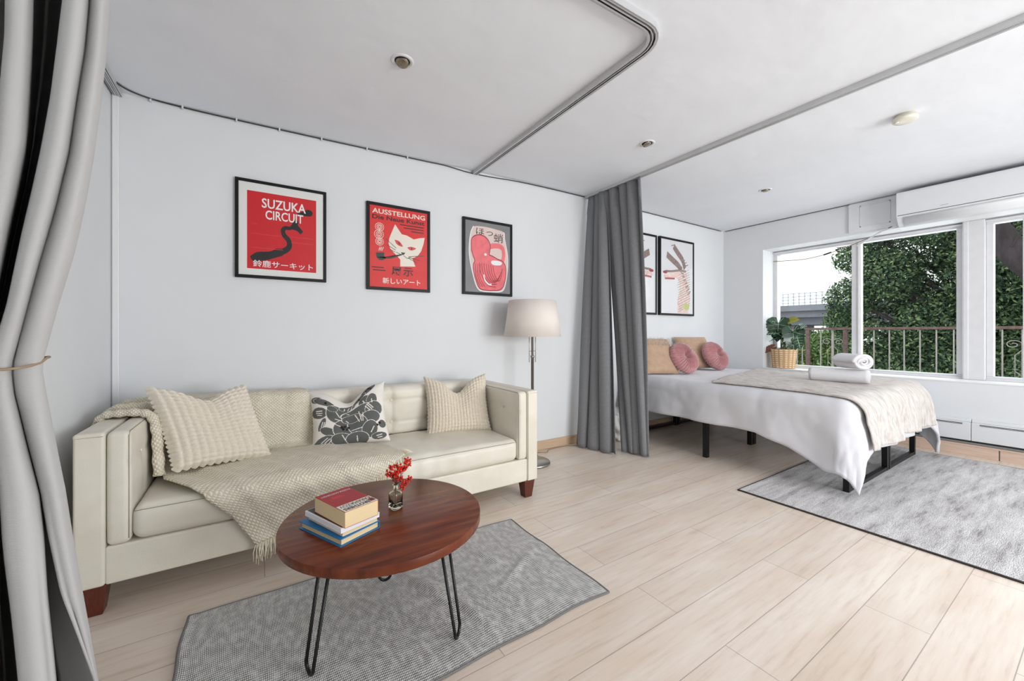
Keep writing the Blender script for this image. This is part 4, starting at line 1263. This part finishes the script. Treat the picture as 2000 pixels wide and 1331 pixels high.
# ------------------------------------------------------------------ dark grey curtains
def curtain_panel(name, label, ta, tb, ba, bb, pleats, amp_t, amp_b, ztop, phase, n_s=150, material='grey_linen_curtain', seed=0):
    """ta,tb: top end points; ba,bb: bottom end points (x,y)"""
    def fn(u, v):
        z = 0.012 + (ztop - 0.012) * v
        w_ = (1 - v) ** 0.9
        ax = ta[0] + (ba[0] - ta[0]) * w_; ay = ta[1] + (ba[1] - ta[1]) * w_
        bx = tb[0] + (bb[0] - tb[0]) * w_; by = tb[1] + (bb[1] - tb[1]) * w_
        uu = u + 0.02 * sin(2 * pi * u * 2 + z * 1.5 + seed) * (1 - v)
        x = ax + (bx - ax) * uu; y = ay + (by - ay) * uu
        d = Vector((bx - ax, by - ay)).normalized(); nx, ny = -d.y, d.x
        am = amp_t + (amp_b - amp_t) * w_
        s = sin(2 * pi * pleats * u + phase)
        k = am * (abs(s) ** 0.75) * (1 if s > 0 else -1) * (0.75 + .5 * fbm(u * pleats * 1.3, z * .35, seed)) + am * .35 * sin(2 * pi * pleats * u * .5 + z * 1.2 + seed)
        k += .010 * sin(pi * min(1, (1 - v) * 8)) * sin(2 * pi * pleats * 2 * u) if v > .93 else 0
        sw = am * .55 * cos(2 * pi * pleats * u + phase)
        edge = min(1, u * 12, (1 - u) * 12)
        return (x + nx * k + d.x * sw * edge, y + ny * k + d.y * sw * edge, z)
    m = MB(); m.grid(fn, n_s, 60, uvf=lambda u, v: (u * 1.6, v * 2.4))
    o = m.build(name, material, None, solid=0.004)
    return tag(o, label, 'curtain')
curtain_panel('curtain', 'narrower dark grey curtain half nearest the wall beside the lamp', (2.84, 2.955), (2.84, 2.70), (2.62, 2.93), (2.745, 2.505), 3.5, 0.036, 0.046, 2.478, 0.4, seed=1)
curtain_panel('curtain', 'wider dark grey curtain half beside the bed, farthest from the wall', (2.85, 2.775), (2.85, 2.295), (2.885, 2.545), (2.95, 2.29), 4.5, 0.042, 0.044, 2.478, 2.2, seed=5)
# crumpled plastic bag behind the curtain
def bag(u, v):
    th = 2 * pi * u; ph_ = pi * v
    r = 0.11 * (1 + .35 * fbm(cos(th) * 2, sin(th) * 2 + ph_ * 2, 5) + .2 * fbm(cos(th) * 6, sin(th) * 6, ph_ * 4))
    return (3.13 + r * sin(ph_) * cos(th), 2.84 + r * sin(ph_) * sin(th) * .9, 0.012 + max(0, 0.12 + .13 * cos(ph_) * (1 + .3 * fbm(th, ph_ * 2, 1))))
tag(MB().grid(bag, 40, 24).build('plastic_bag', 'plastic_bag'), 'crumpled clear white plastic bag on the floor behind the grey curtains', 'bag')

# ------------------------------------------------------------------ light grey tied-back curtain in the foreground
def lightcurtain():
    rows = [0, 100, 200, 300, 400, 500, 600, 713, 760, 850, 950, 1030, 1150, 1331]
    zs = [1.11 - (r_ - 650.5) / 773.8 * 0.805 for r_ in rows]
    px = {
        'a': [212, 205, 195, 183, 165, 142, 112, 80, 88, 106, 126, 138, 158, 188],
        'b': [176, 167, 152, 138, 113, 84, 56, 28, 32, 54, 80, 94, 120, 183],
        'c': [173, 164, 149, 135, 110, 81, 53, 19, 24, 47, 74, 84, 92, 110],
        'd': [125, 114, 100, 82, 60, 38, 14, -22, -18, -8, 2, 8, 22, 42],
        'e': [62, 58, 54, 48, 28, 6, -16, -40, -40, -36, -32, -30, -24, -16],
        'g': [12, 10, 2, -8, -22, -36, -50, -62, -62, -62, -62, -62, -62, -62]}
    def X(p):
        a = (p - 1000) / 773.8
        return 1.15 * (.54305 + .8397 * a) / (.8397 - .54305 * a)
    C = {k: [X(p) for p in v] for k, v in px.items()}
    # extend to ceiling rail and floor
    ZZ = zs[::-1]
    def val(k, z):
        xs = C[k][::-1]
        if z > ZZ[-1]:
            s = (xs[-1] - xs[-2]) / (ZZ[-1] - ZZ[-2]); return xs[-1] + s * (z - ZZ[-1]) * .6
        if z < ZZ[0]:
            s = (xs[0] - xs[1]) / (ZZ[0] - ZZ[1]); return xs[0] + s * (z - ZZ[0]) * .7
        return interp(z, ZZ, xs)
    def section(z):
        g = exp(-((z - 1.045) / 0.10) ** 2)           # gathered at the tie
        lowr = max(0.0, min(1.0, (0.90 - z) / 0.35))
        D = lambda v: 1.15 + v * (1 - .6 * g)
        deep = 0.02 + 0.34 * lowr
        def K(mix, dv, off=0.0):
            """outline value seen at the same height in the picture, for cloth lying at depth dv"""
            y = D(dv); z2 = 1.11 - (1.11 - z) * 1.15 / y
            return (sum(w_ * val(k, z2) for k, w_ in mix.items()) + off, y)
        pts = [K({'a': 1}, .12, -.05), K({'a': 1}, .06, -.012), K({'a': 1}, .01), K({'a': .7, 'b': .3}, -.028), K({'a': .3, 'b': .7}, -.025), K({'b': 1}, .004),
               K({'b': 1}, deep, .002), K({'c': 1}, deep, -.002), K({'c': 1}, .004), K({'c': .75, 'd': .25}, -.035), K({'c': .3, 'd': .7}, -.035), K({'d': 1}, .01), K({'d': 1}, .20, .002), K({'d': .5, 'e': .5}, .42),
               K({'e': 1}, .20, .004), K({'e': 1}, .01), K({'e': .5, 'g': .5}, -.03), K({'g': 1}, .01), K({'g': 1}, .22, .002), K({'g': 1}, .30, -.05), K({'g': 1}, 0.0, -.055), K({'g': 1}, -.02, -.10), K({'g': 1}, .02, -.14), K({'g': 1}, .1, -.15)]
        return catmull([(x * y / 1.15, y, z) for x, y in pts], 5)
    NZ = 110; rowsP = []
    for j in range(NZ + 1):
        z = 0.012 + (2.405 - 0.012) * j / NZ
        s = section(z)
        for p in s: p.x = max(p.x, XL + .03); p.y += .004 * fbm(p.x * 18, z * 5, 2)
        rowsP.append(s)
    m = MB(); n_ = len(rowsP[0])
    vs = [tuple(p) for r_ in rowsP for p in r_]
    uv = [(i / n_ * 1.6, j / NZ * 2.4) for j in range(NZ + 1) for i in range(n_)]
    fs = [(j * n_ + i, j * n_ + i + 1, (j + 1) * n_ + i + 1, (j + 1) * n_ + i) for j in range(NZ) for i in range(n_ - 1)]
    m.add(vs, fs, uv)
    o = m.build('curtain', 'light_grey_curtain', None, solid=0.003)
    tag(o, 'light grey curtain tied back in the left foreground', 'curtain')
lightcurtain()
t = tag(MB().tube(catmull([(-0.46, 1.118, 1.050), (-0.43, 1.112, 1.046), (-0.395, 1.113, 1.043), (-0.375, 1.118, 1.044), (-0.362, 1.130, 1.047), (-0.352, 1.145, 1.052), (-0.348, 1.158, 1.060), (-.36, 1.20, 1.06), (-.42, 1.24, 1.05), (-.5, 1.24, 1.05)], 6), 0.0026, 8).build('tieback_cord', 'cord_beige'), 'thin beige cord tied around the light grey curtain in the foreground', 'tieback')

# ------------------------------------------------------------------ bed
BX0, BX1, BY0, BY1, BZ = 3.44, 4.98, 1.07, 2.985, 0.655
t = thing('bed', 'black metal platform bed with square tube legs under the duvet', 'bed', (4.2, 2.0, 0))
def tubebox(x0, x1, y0, y1, z0, z1): return MB().box(x0, x1, y0, y1, z0, z1)
for (x, y) in ((3.375, 2.03), (4.98, 2.0)):
    flat('leg', tubebox(x - .02, x + .02, y - .02, y + .02, 0, .36), 'black_metal', t, bevel=.002)
for (x, y) in ((4.125, 2.02), (4.18, 2.02)):
    flat('leg', tubebox(x - .022, x + .022, y - .02, y + .02, 0, .36), 'black_metal', t, bevel=.002)
for yy_ in (1.045, 2.94):
    for x in (3.44, 4.245, 4.30, 5.0):
        flat('leg', tubebox(x - .018, x + .018, yy_ - .018, yy_ + .018, 0.0095 if yy_ < 1.5 else 0.0, .36), 'black_metal', t, bevel=.002)
    for xa, xb in ((3.44, 4.245), (4.30, 5.0)):
        flat('floor_bar', tubebox(xa, xb, yy_ - .016, yy_ + .016, 0.0096, .038), 'black_metal', t, bevel=.002)
m = MB()
for x in (3.375, 4.15, 4.98): m.box(x - .018, x + .018, 1.03, 2.97, .335, .37)
for y in (1.04, 2.02, 2.95): m.box(3.36, 5.0, y - .016, y + .016, .335, .37)
for k in range(12): m.box(3.38, 4.98, 1.15 + k * .155, 1.17 + k * .155, .36, .372)
flat('platform', m, 'black_metal', t)
m = MB(); m.rbox((4.2, 2.03, .485), (1.50, 1.86, .22), .06, n=(8, 8, 2))
tag(m.build('mattress', 'sheet_cotton'), 'white mattress under the duvet on the bed', 'mattress')

def drape(u, v, off=0.0, r=0.10, flare=0.10, wrinkle=1.0):
    """u, v: cloth coordinates in metres on the bed; beyond the mattress edge they run down the side"""
    ex = (BX0 - u) if u < BX0 else ((BX1 - u) if u > BX1 else 0.0)
    ey = (BY0 - v) if v < BY0 else 0.0
    d = hypot(ex, ey)
    bx = min(max(u, BX0), BX1); by = max(v, BY0)
    zt = BZ + 0.012 * fbm(u * 2.5, v * 2.5) - 0.012 * max(0, (1.5 - v))
    cx = (u - BX0) / (BX1 - BX0)
    if d < 1e-6: return Vector((u, v, zt + off + (0.004 * fbm(u * 9, v * 9) + 0.006 * abs(fbm(u * 4, v * 3, 5))) * wrinkle))
    dx, dy = -ex / d, -ey / d
    if u > BX1: dx = -ex / d
    R_ = r
    q = R_ * pi / 2
    if d < q: h = R_ * sin(d / R_); drop = R_ * (1 - cos(d / R_))
    else: h = R_ + flare * (d - q); drop = R_ + (d - q) * 0.985
    corner = abs(ex) * abs(ey) / (d * d) * 2       # 0..1
    # vertical folds grow down the side
    fall = max(0, d - q)
    tcoord = (v if abs(ex) > ey else u)
    rip = (0.020 * sin(tcoord * 13 + 1.0) + 0.018 * fbm(tcoord * 6, 1.7) ) * min(1, fall / .2) * (1 - corner) * wrinkle
    h += rip + 0.012 * fbm(u * 5, v * 5, 4) * wrinkle
    h += (0.02 if u < BX0 else 0.07) * corner * min(1, fall / .25)
    h += 0.016 * abs(fbm(u * 3 + v * 2.2, v * 4 - u * 2, 7)) * wrinkle + 0.006 * fbm(u * 11, v * 14, 9) * wrinkle
    n_ = off
    zz = zt - drop
    nx = dx * min(1, drop / R_); 
    return Vector((bx + dx * h + nx * n_, by + dy * h + dy * min(1, drop / R_) * n_, zz + n_ * max(0, 1 - drop / R_)))
def duv(u, v):
    vv = BY0 + (2.93 - BY0) * max(0.0, v)
    V0 = (BY0 - .45) + (2.93 - BY0 + .45) * v
    hl = interp(V0, [.6, .9, 1.15, 1.37, 1.6], [.46, .54, .56, .455, .392])
    hr = interp(V0, [.6, .9, 1.15, 1.37, 1.6], [.48, .52, .48, .40, .36])
    U = (BX0 - hl) + (BX1 - BX0 + hl + hr) * u
    c_ = abs(2 * u - 1)
    foot = 0.41 + 0.07 * max(0, (c_ - .5) / .5) ** 1.2
    V = (BY0 - foot) + (2.93 - BY0 + foot) * v
    p = drape(U, V, wrinkle=0.8)
    if p.x > XW - .05: p.x = XW - .05
    p.z = max(p.z, 0.035)
    return p
m = MB(); m.grid(duv, 110, 120, uvf=lambda u, v: (u * 2.2, v * 2.3))
o = m.build('duvet', 'duvet_cotton', None, solid=0.022)
tag(o, 'puffy white duvet hanging over the sides of the bed', 'duvet')

def bthrow(u, v):
    U = 3.405 + (4.955 - 3.405) * u
    hang = 0.375 + .01 * sin(u * 9)
    Vb = 1.99 + 0.37 * u; Vf = BY0 - hang
    V = Vf + (Vb - Vf) * v
    p = drape(U, V, off=0.024)
    p.z += 0.004 * abs(sin(U * 55 + 2 * fbm(U * 4, V * 4))) * (1 if V > BY0 else .3)
    if V < BY0: p.y -= 0.012 * abs(sin(U * 21 + 1.5 * fbm(U * 3, V * 3))) + .01
    return p
m = MB(); m.grid(bthrow, 130, 110, uvf=lambda u, v: (u * 1.55, v * 1.35))
o = m.build('bed_throw', 'quilted_beige', None, solid=0.010)
tag(o, 'wrinkled beige quilted throw laid across the foot of the white duvet', 'throw blanket')

# towels
def towel_roll(name, label, loc, rotz, L, rx, rz, turns, thick):
    t = thing(name, label, 'towel', loc, (0, 0, rotz))
    m = MB(); pts = []
    N = int(turns * 26)
    for k in range(N + 1):
        a = 2 * pi * turns * k / N; f = (k / N); r_ = 0.16 + 0.84 * f
        # axis along local y
        pts.append((rx * r_ * cos(a + .6), rz * r_ * sin(a + .6)))
    vs = []; fs = []; ny = 18
    cz = rz
    rows = []
    for k in range(N + 1):
        p = Vector(pts[k]); q = Vector(pts[min(k + 1, N)]) - Vector(pts[max(k - 1, 0)]); q.normalize(); n_ = Vector((-q.y, q.x)) * thick / 2
        rows.append((p + n_, p - n_))
    for j in range(ny + 1):
        y = -L / 2 + L * j / ny
        for k in range(N + 1):
            o_, i_ = rows[k]
            wob = 0.003 * fbm(k * .2, y * 20)
            yy = y + (0.006 * sin(k * .35) if j in (0, ny) else 0)
            vs.append((o_.x + wob, yy, cz + o_.y + wob)); vs.append((i_.x, yy, cz + i_.y))
    W_ = 2 * (N + 1)
    for j in range(ny):
        for k in range(N):
            a = j * W_ + 2 * k
            fs.append((a, a + 2, a + W_ + 2, a + W_)); fs.append((a + 1, a + W_ + 1, a + W_ + 3, a + 3))
    for j in (0, ny):
        for k in range(N):
            a = j * W_ + 2 * k; fs.append((a, a + 1, a + 3, a + 2) if j == 0 else (a, a + 2, a + 3, a + 1))
    a = 2 * N
    for j in range(ny): fs.append((j * W_ + a, j * W_ + a + 1, (j + 1) * W_ + a + 1, (j + 1) * W_ + a))
    m.add(vs, fs)
    m.build('roll', 'towel_cotton', t, local=True)
    return t
towel_roll('folded_towel', 'long rolled white towel lying on the beige bed throw', (4.27, 1.355, 0.686), radians(12), 0.40, 0.090, 0.056, 3.0, 0.024)
towel_roll('rolled_towel', 'small white towel rolled in a spiral on top of the longer towel', (4.31, 1.27, 0.802), radians(-24), 0.19, 0.105, 0.062, 3.4, 0.020)

# bed pillows and cushions
cushion('bed_cushion', 'tan suede cushion with pale fur top leaning at the curtain side of the bed', 'suede_tan', (3.62, 2.74, 0.862), (radians(-28), radians(2), radians(-12)), w=0.46, h=0.42, T=0.13, pinch=0.03, n=40, seed=4)
cushion('bed_cushion', 'tan suede cushion behind the right pink round cushion', 'suede_tan', (4.46, 2.82, 0.873), (radians(-28), radians(0), radians(-16)), w=0.46, h=0.42, T=0.13, pinch=0.03, n=40, seed=6)
cushion('bed_pillow', 'white sleeping pillow behind the tan cushion nearest the curtain', 'sheet_cotton', (3.70, 2.895, 0.85), (radians(-16), 0, radians(0)), w=0.66, h=0.40, T=0.13, pinch=0.03, n=40, seed=8)
cushion('bed_pillow', 'white sleeping pillow behind the tan cushion by the corner', 'sheet_cotton', (4.52, 2.92, 0.80), (radians(-14), 0, radians(0)), w=0.66, h=0.30, T=0.11, pinch=0.03, n=40, seed=9)
def pleated(label, loc, rot, R_=0.18, T=0.15, np_=34):
    t = thing('round_cushion', label, 'cushion', loc, rot, 'pink round cushions on the bed')
    m = MB()
    for side in (-1, 1):
        def fn(u, v, side=side):
            th = 2 * pi * u * -side; r_ = v
            pl = 0.0095 * sin(np_ * th + 5 * r_ + 1.5 * fbm(cos(th) * 3, sin(th) * 3, r_ * 3) ) * min(1, r_ * 3.5) * (1 - r_ ** 8)
            tt = T / 2 * (1 - r_ ** 3.2) ** .5 if r_ < 1 else 0
            tt *= (1 - 0.80 * exp(-(r_ / .22) ** 2))
            rad = R_ * r_ + (.003 * sin(np_ * th) if r_ > .8 else 0)
            return (rad * cos(th), side * (tt + pl), rad * sin(th))
        m.grid(fn, 272, 26)
    m.build('pleated_cover', 'velvet_pink', t, local=True)
    m = MB(); m.rbox((0, -0.020, 0), (0.03, 0.014, 0.03), 0.0068, n=(1, 1, 1)); m.build('button', 'velvet_pink', t, local=True)
    return t
pleated('round pleated pink velvet cushion on the left, in front of the fur-topped tan cushion', (3.90, 2.60, 0.838), (radians(-30), 0, radians(-6)))
pleated('round pleated pink velvet cushion on the right, nearer the room corner', (4.56, 2.63, 0.838), (radians(-30), 0, radians(-2)))

# pale fur edge on the left tan cushion: short fur tufts
fur = MB(); rr = random.Random(9)
for k in range(900):
    u = rr.uniform(-.2, .23); v = rr.uniform(.10, .20)
    base = Vector((u, -0.03 - .035 * (1 - (v - .1) * 9) , v)); tip = base + Vector((rr.uniform(-.012, .012), -rr.uniform(.004, .016), rr.uniform(-.018, .02)))
    fur.tube([base, tip], [0.0016, 0.0004], 3, caps=False)
mat('fur_pale', (232, 218, 204), 0.95)
src = [o for o in COL.objects if o.name == 'bed_cushion'][0]
fo = fur.build('fur_trim', 'fur_pale', src, local=True)
fo['kind'] = 'stuff'; fo['label'] = 'pale fur trim along the top'

# ------------------------------------------------------------------ plant on the sill
PX, PY, PZ = 5.592, 2.338, 0.668
t = thing('potted_plant', 'dark arrowhead-leaved plant in a tan wicker pot on the window sill', 'potted plant', (PX, PY, PZ))
m = MB()
def potf(u, v):
    a = 2 * pi * u; r_ = 0.118 + 0.022 * v + 0.003 * abs(sin(a * 14)) + 0.0015 * sin(v * 50)
    return (PX + r_ * cos(a), PY + r_ * sin(a), PZ + .002 + .238 * v)
m.grid(potf, 112, 24, uvf=lambda u, v: (u * 5, v * 1.2))
m.lathe([(0.117, 0.002), (0.001, 0.002)], (PX, PY, PZ), 30)
m.build('wicker_pot', 'wicker', t)
MB().lathe([(0.139, 0.20), (0.0005, 0.208)], (PX, PY, PZ), 30).build('soil', 'soil', t)
def aleaf(base, tip_dir, up, L, W_, material='arrowhead_leaf', fold=0.15, droop=0.25):
    """arrowhead leaf: base point, direction of the tip, face normal"""
    d = Vector(tip_dir).normalized(); n_ = Vector(up); n_ = (n_ - d * n_.dot(d)).normalized(); s = d.cross(n_)
    half = [(-.30, .10), (-.32, .26), (-.20, .42), (-.05, .50), (.02, .46), (.10, .52), (.18, .46), (.26, .50), (.34, .42), (.42, .44), (.50, .35), (.58, .35), (.66, .26), (.74, .24), (.84, .13), (1.0, 0.0)]
    mid = [(-.0, 0.0)] * 1
    vs = []; fs = []
    B_ = Vector(base)
    def P(a, w_): 
        return B_ + d * (a * L) + s * (w_ * W_) - n_ * (droop * L * max(0, a) ** 2) + n_ * (fold * W_ * abs(w_)) 
    for sg in (-1, 1):
        n0 = len(vs)
        for a, w_ in half:
            vs.append(P(a, w_ * sg)); vs.append(P(max(a, 0) * .98, 0))
        for k in range(len(half) - 1):
            q = (n0 + 2 * k, n0 + 2 * k + 2, n0 + 2 * k + 3, n0 + 2 * k + 1)
            fs.append(q if sg > 0 else q[::-1])
    lf = MB(); lf.add(vs, fs)
    ve = MB(); e = n_ * .0035
    ve.tube([P(a, 0) + e for a in (0, .25, .5, .75, .97)], [.0045, .004, .0036, .003, .0015], 5)
    for sg in (-1, 1):
        ve.tube([P(0, 0) + e, P(-.28, .2 * sg) + e], [.0035, .0016], 4)
        for a in (.08, .28, .48, .66):
            ve.tube([P(a, 0) + e, P(a + .08, (.48 - a * .4) * sg * .9) + e], [.003, .0014], 4)
    return lf, ve
leaves = [
    ((5.590, 2.395, 1.235), (-.1, .0, -1), (-.85, -.45, .25), 0.24, 0.27, 'arrowhead_leaf'),
    ((5.57, 2.30, 1.065), (-.15, .75, -.1), (-.3, -.1, .9), 0.20, 0.17, 'arrowhead_leaf'),
    ((5.56, 2.22, 1.125), (-.2, -.15, -1), (-.8, -.5, .35), 0.25, 0.24, 'arrowhead_leaf'),
    ((5.62, 2.27, 1.26), (-.1, -.55, .15), (-.7, -.4, .6), 0.10, 0.12, 'leaf_yellow'),
    ((5.55, 2.35, 1.07), (.1, -.85, -.35), (-.4, -.2, .8), 0.24, 0.16, 'arrowhead_leaf'),
    ((5.62, 2.20, 1.16), (-.25, -.55, .25), (-.6, -.3, .8), 0.13, 0.18, 'arrowhead_leaf'),
    ((5.56, 2.44, 1.25), (-.2, .55, .25), (-.6, -.2, .8), 0.10, 0.10, 'arrowhead_leaf'),
    ((5.57, 2.18, 1.06), (-.2, -.3, -.9), (-.85, -.3, .3), 0.16, 0.14, 'arrowhead_leaf'),
    ((5.60, 2.33, 1.12), (-.3, -.7, .1), (-.4, -.1, .9), 0.20, 0.13, 'arrowhead_leaf'),
    ((5.55, 2.40, 1.10), (-.15, .8, .1), (-.5, -.2, .8), 0.15, 0.12, 'arrowhead_leaf'),
    ((5.52, 2.44, 0.92), (-.25, .6, -.35), (-.5, -.5, .6), 0.16, 0.09, 'leaf_dry'),
]
for i, (b0, d0, u0, L, W_, mt) in enumerate(leaves):
    lf, ve = aleaf(b0, d0, u0, L, W_, mt)
    lo = lf.build('leaf', mt, t)
    lo.data.polygons.foreach_set('use_smooth', [True] * len(lo.data.polygons))
    if mt == 'leaf_yellow': lo['label'] = 'small yellow-green leaf'
    if mt == 'leaf_dry': lo['label'] = 'withered brown leaf drooping over the rim'
    if mt == 'arrowhead_leaf': ve.build('vein', 'leaf_vein', lo)
    a = 2 * pi * i / 11
    s0 = (PX + .03 * cos(a), PY + .03 * sin(a), PZ + .205)
    MB().tube(catmull([s0, ((s0[0] + b0[0]) / 2 + .01, (s0[1] * .6 + b0[1] * .4), (s0[2] + b0[2]) / 2 + .02), b0], 6), [0.0045] * 7 + [.0032] * 6, 7).build('leaf_stem', 'leaf_stem', t)

# ------------------------------------------------------------------ outside: balcony railing
struct('balcony_floor', MB().box(XP + .1, 6.95, -3.0, 4.2, -0.15, 0.0), 'viaduct_concrete')
t = thing('balcony_railing', 'weathered iron balcony railing with scroll panels outside the window', 'railing', (6.8, 1.2, 0))
RX = 6.8
flat('top_rail', MB().box(RX - .022, RX + .022, -3.0, 4.2, 1.150, 1.182), 'rusty_rail', t, bevel=.004)
flat('bottom_rail', MB().box(RX - .015, RX + .015, -3.0, 4.2, 0.56, 0.59), 'rusty_rail', t)
for y in (2.522, 2.083, 0.80, 0.36, 3.8, -0.95, -1.4):
    flat('post', MB().box(RX - .025, RX + .025, y - .022, y + .022, 0, 1.146), 'rusty_rail', t, bevel=.003)
for y in (2.66, 2.593, 2.365, 1.935, 1.783, 1.633, 1.495, 1.354, 1.216, 1.076, 0.938, 0.72, 0.215, 0.08, -0.06, -0.2, -0.35, 2.8, 2.94, 3.1, 3.25, 3.4):
    flat('baluster', MB().box(RX - .006, RX + .006, y - .006, y + .006, 0.0, 1.146), 'rail_white_paint', t)
for yc in (2.225, 0.58):
    m = MB(); m.box(RX - .012, RX + .012, yc - .012, yc + .012, 0, 1.146)
    for sg in (-1, 1):
        sp_ = []
        for k in range(26):
            a = 2 * pi * 1.4 * k / 25; r_ = 0.062 * (1 - .8 * k / 25)
            sp_.append((RX, yc + sg * (0.066 - r_ * cos(a)), 0.985 + r_ * sin(a) * .8))
        m.tube([(RX, yc + sg * .055, 0.62), (RX, yc + sg * .055, 0.87), (RX, yc + sg * .01, 0.925)] + sp_, 0.0045, 5)
        m.tube([(RX, yc + sg * .055, 0.70), (RX, yc + sg * .02, 0.66), (RX, yc, .62)], 0.0045, 5)
    m.build('scroll_panel', 'rail_white_paint', t)

# ------------------------------------------------------------------ outside: street, viaduct, trees
struct('street_ground', MB().box(7.2, 120, -60, 90, -4.1, -4.0), 'street_asphalt')
t = thing('viaduct', 'grey elevated road viaduct with a mesh fence in the distance', 'viaduct', (46, 17, -4))
m = MB(); m.box(44, 54, 4, 60, 2.6, 3.75); m.box(43.4, 44, 4, 60, 3.2, 3.75); m.box(45, 53, 4, 60, 1.9, 2.6)
flat('deck', m, 'viaduct_concrete', t)
m = MB()
for k in range(120): m.box(43.6, 43.66, 4 + k * .46, 4.05 + k * .46, 3.75, 4.9)
for z_ in (4.9, 4.6, 4.3, 4.0): m.box(43.6, 43.66, 4, 60, z_ - .05, z_)
flat('fence', m, 'viaduct_fence', t)
for y in (8, 18.4, 29, 40): flat('pillar', MB().box(46, 50, y - .45, y + .45, -4, 2), 'viaduct_concrete', t, bevel=.05)

def foliage(blobs, n_leaves, size, rng):
    """leaves on shells of ellipsoids, as small bent quads"""
    B_ = np.array([b[:6] for b in blobs], float); wts = np.array([b[3] * b[5] + b[4] * b[5] for b in blobs]); wts /= wts.sum()
    idx = rng.choice(len(blobs), n_leaves, p=wts)
    d = rng.normal(size=(n_leaves, 3)); d /= np.linalg.norm(d, axis=1)[:, None]
    rad = 1 - np.abs(rng.normal(size=n_leaves)) * .16
    c_ = B_[idx, :3] + d * B_[idx, 3:6] * rad[:, None]
    c_ += rng.normal(size=c_.shape) * .05
    a = rng.normal(size=(n_leaves, 3)); a /= np.linalg.norm(a, axis=1)[:, None]
    nn = d + rng.normal(size=d.shape) * .6; b2 = np.cross(a, nn); b2 /= np.linalg.norm(b2, axis=1)[:, None]
    s = size * rng.uniform(.6, 1.3, n_leaves)[:, None]
    v = np.stack([c_ - a * s, c_ + b2 * s * .45, c_ + a * s, c_ - b2 * s * .45], 1).reshape(-1, 3)
    return v
def leaf_object(name, v, material, parent):
    me = bpy.data.meshes.new(name); n_ = len(v) // 4
    w_ = wloc(parent); v = v - np.array([w_.x, w_.y, w_.z])
    me.vertices.add(len(v)); me.vertices.foreach_set('co', v.astype(np.float32).ravel())
    me.loops.add(4 * n_); me.loops.foreach_set('vertex_index', np.arange(4 * n_, dtype=np.int32))
    me.polygons.add(n_); me.polygons.foreach_set('loop_start', np.arange(0, 4 * n_, 4, dtype=np.int32)); me.polygons.foreach_set('loop_total', np.full(n_, 4, dtype=np.int32))
    me.update(calc_edges=True); me.materials.append(MATS[material])
    o = bpy.data.objects.new(name, me); COL.objects.link(o); o.parent = parent
    return o
def tree(label, base, blobs, n_leaves, size, material, seed, trunk_r=.25, branches=()):
    rng = np.random.default_rng(seed)
    t = thing('street_tree', label, 'tree', base)
    leaf_object('foliage', foliage(blobs, n_leaves, size, rng), material, t)
    m = MB()
    top = Vector(blobs[0][:3]); b0 = Vector(base)
    m.tube(catmull([tuple(b0), tuple(b0.lerp(top, .4) + Vector((.1, .1, 0))), tuple(top)], 6), [trunk_r * (1 - .6 * k / 12) for k in range(13)], 10)
    for bb in blobs[1:]:
        m.tube(catmull([tuple(b0.lerp(top, .5)), tuple((b0.lerp(top, .5) + Vector(bb[:3])) / 2 + Vector((0, 0, .2))), bb[:3]], 5), [.09 * (1 - .7 * k / 10) for k in range(11)], 7)
    m.build('trunk', 'bark', t)
    for pts, r0, r1 in branches:
        P_ = catmull(pts, 6); MB().tube(P_, [r0 + (r1 - r0) * k / (len(P_) - 1) for k in range(len(P_))], 10).build('branch', 'bark', t)
    return t
rb = random.Random(3)
bl = [(12.6, 0.6, 2.6, 1.5, 1.7, 1.8)]
for k in range(60):
    y = rb.uniform(-2.6, 3.2); zmax = 4.9 if y < 2.2 else 3.4
    bl.append((rb.uniform(11.8, 13.4), y, rb.uniform(-1.6, zmax), rb.uniform(.5, .85), rb.uniform(.5, .85), rb.uniform(.4, .7)))
bl += [(11.9, 3.55, 1.9, .5, .45, .5), (11.9, 3.5, 2.9, .4, .35, .35), (12.0, 3.75, 1.45, .35, .35, .3), (12.2, 3.2, 3.5, .5, .45, .4), (12.2, 3.3, 0.9, .6, .6, .6), (12.2, 3.0, 0.2, .7, .8, .7), (12.0, 2.9, 2.4, .6, .6, .6), (12.2, 2.2, 1.2, .7, .7, .7), (12.2, 1.2, 1.0, .7, .7, .7), (12.2, 1.6, 0.2, .7, .7, .7)]
tree('big dark green tree filling the middle of the window', (12.6, 0.6, -4.0), bl, 300000, 0.042, 'tree_leaves', 5, .3)
bl = [(10.0, -0.5, 1.5, .6, .8, .9)]
for k in range(16): bl.append((rb.uniform(9.7, 10.3), rb.uniform(-1.6, .6), rb.uniform(-.5, 3.0), .45, .45, .4))
tree('closer leafy tree with a thick dark bough at the right window', (10.0, -1.2, -4.0), bl, 80000, 0.034, 'tree_leaves', 8, .3,
     [([(9.9, -1.2, .2), (9.4, .0, 1.2), (9.0, 0.75, 2.1), (9.0, 1.02, 2.62), (9.0, 1.3, 3.2), (8.9, 1.6, 4.0)], .2, .12), ([(9.0, .25, 3.1), (8.9, .65, 2.75), (8.8, .85, 2.3)], .02, .01)])
bl = [(13.5, 5.2, -.3, .9, 1.0, .8)]
for k in range(14): bl.append((rb.uniform(12.8, 14.5), rb.uniform(4.4, 6.6), rb.uniform(-1.2, .45), .6, .6, .5))
bl += [(13.2, 4.3, .7, .5, .5, .45), (13.4, 4.75, .75, .5, .5, .4), (13.2, 4.2, .1, .6, .5, .6), (13.3, 4.15, 1.25, .35, .35, .35)]
tree('lighter green bush below the viaduct at the left of the window', (13.5, 5.2, -4.0), bl, 60000, 0.045, 'bush_leaves', 11, .15)
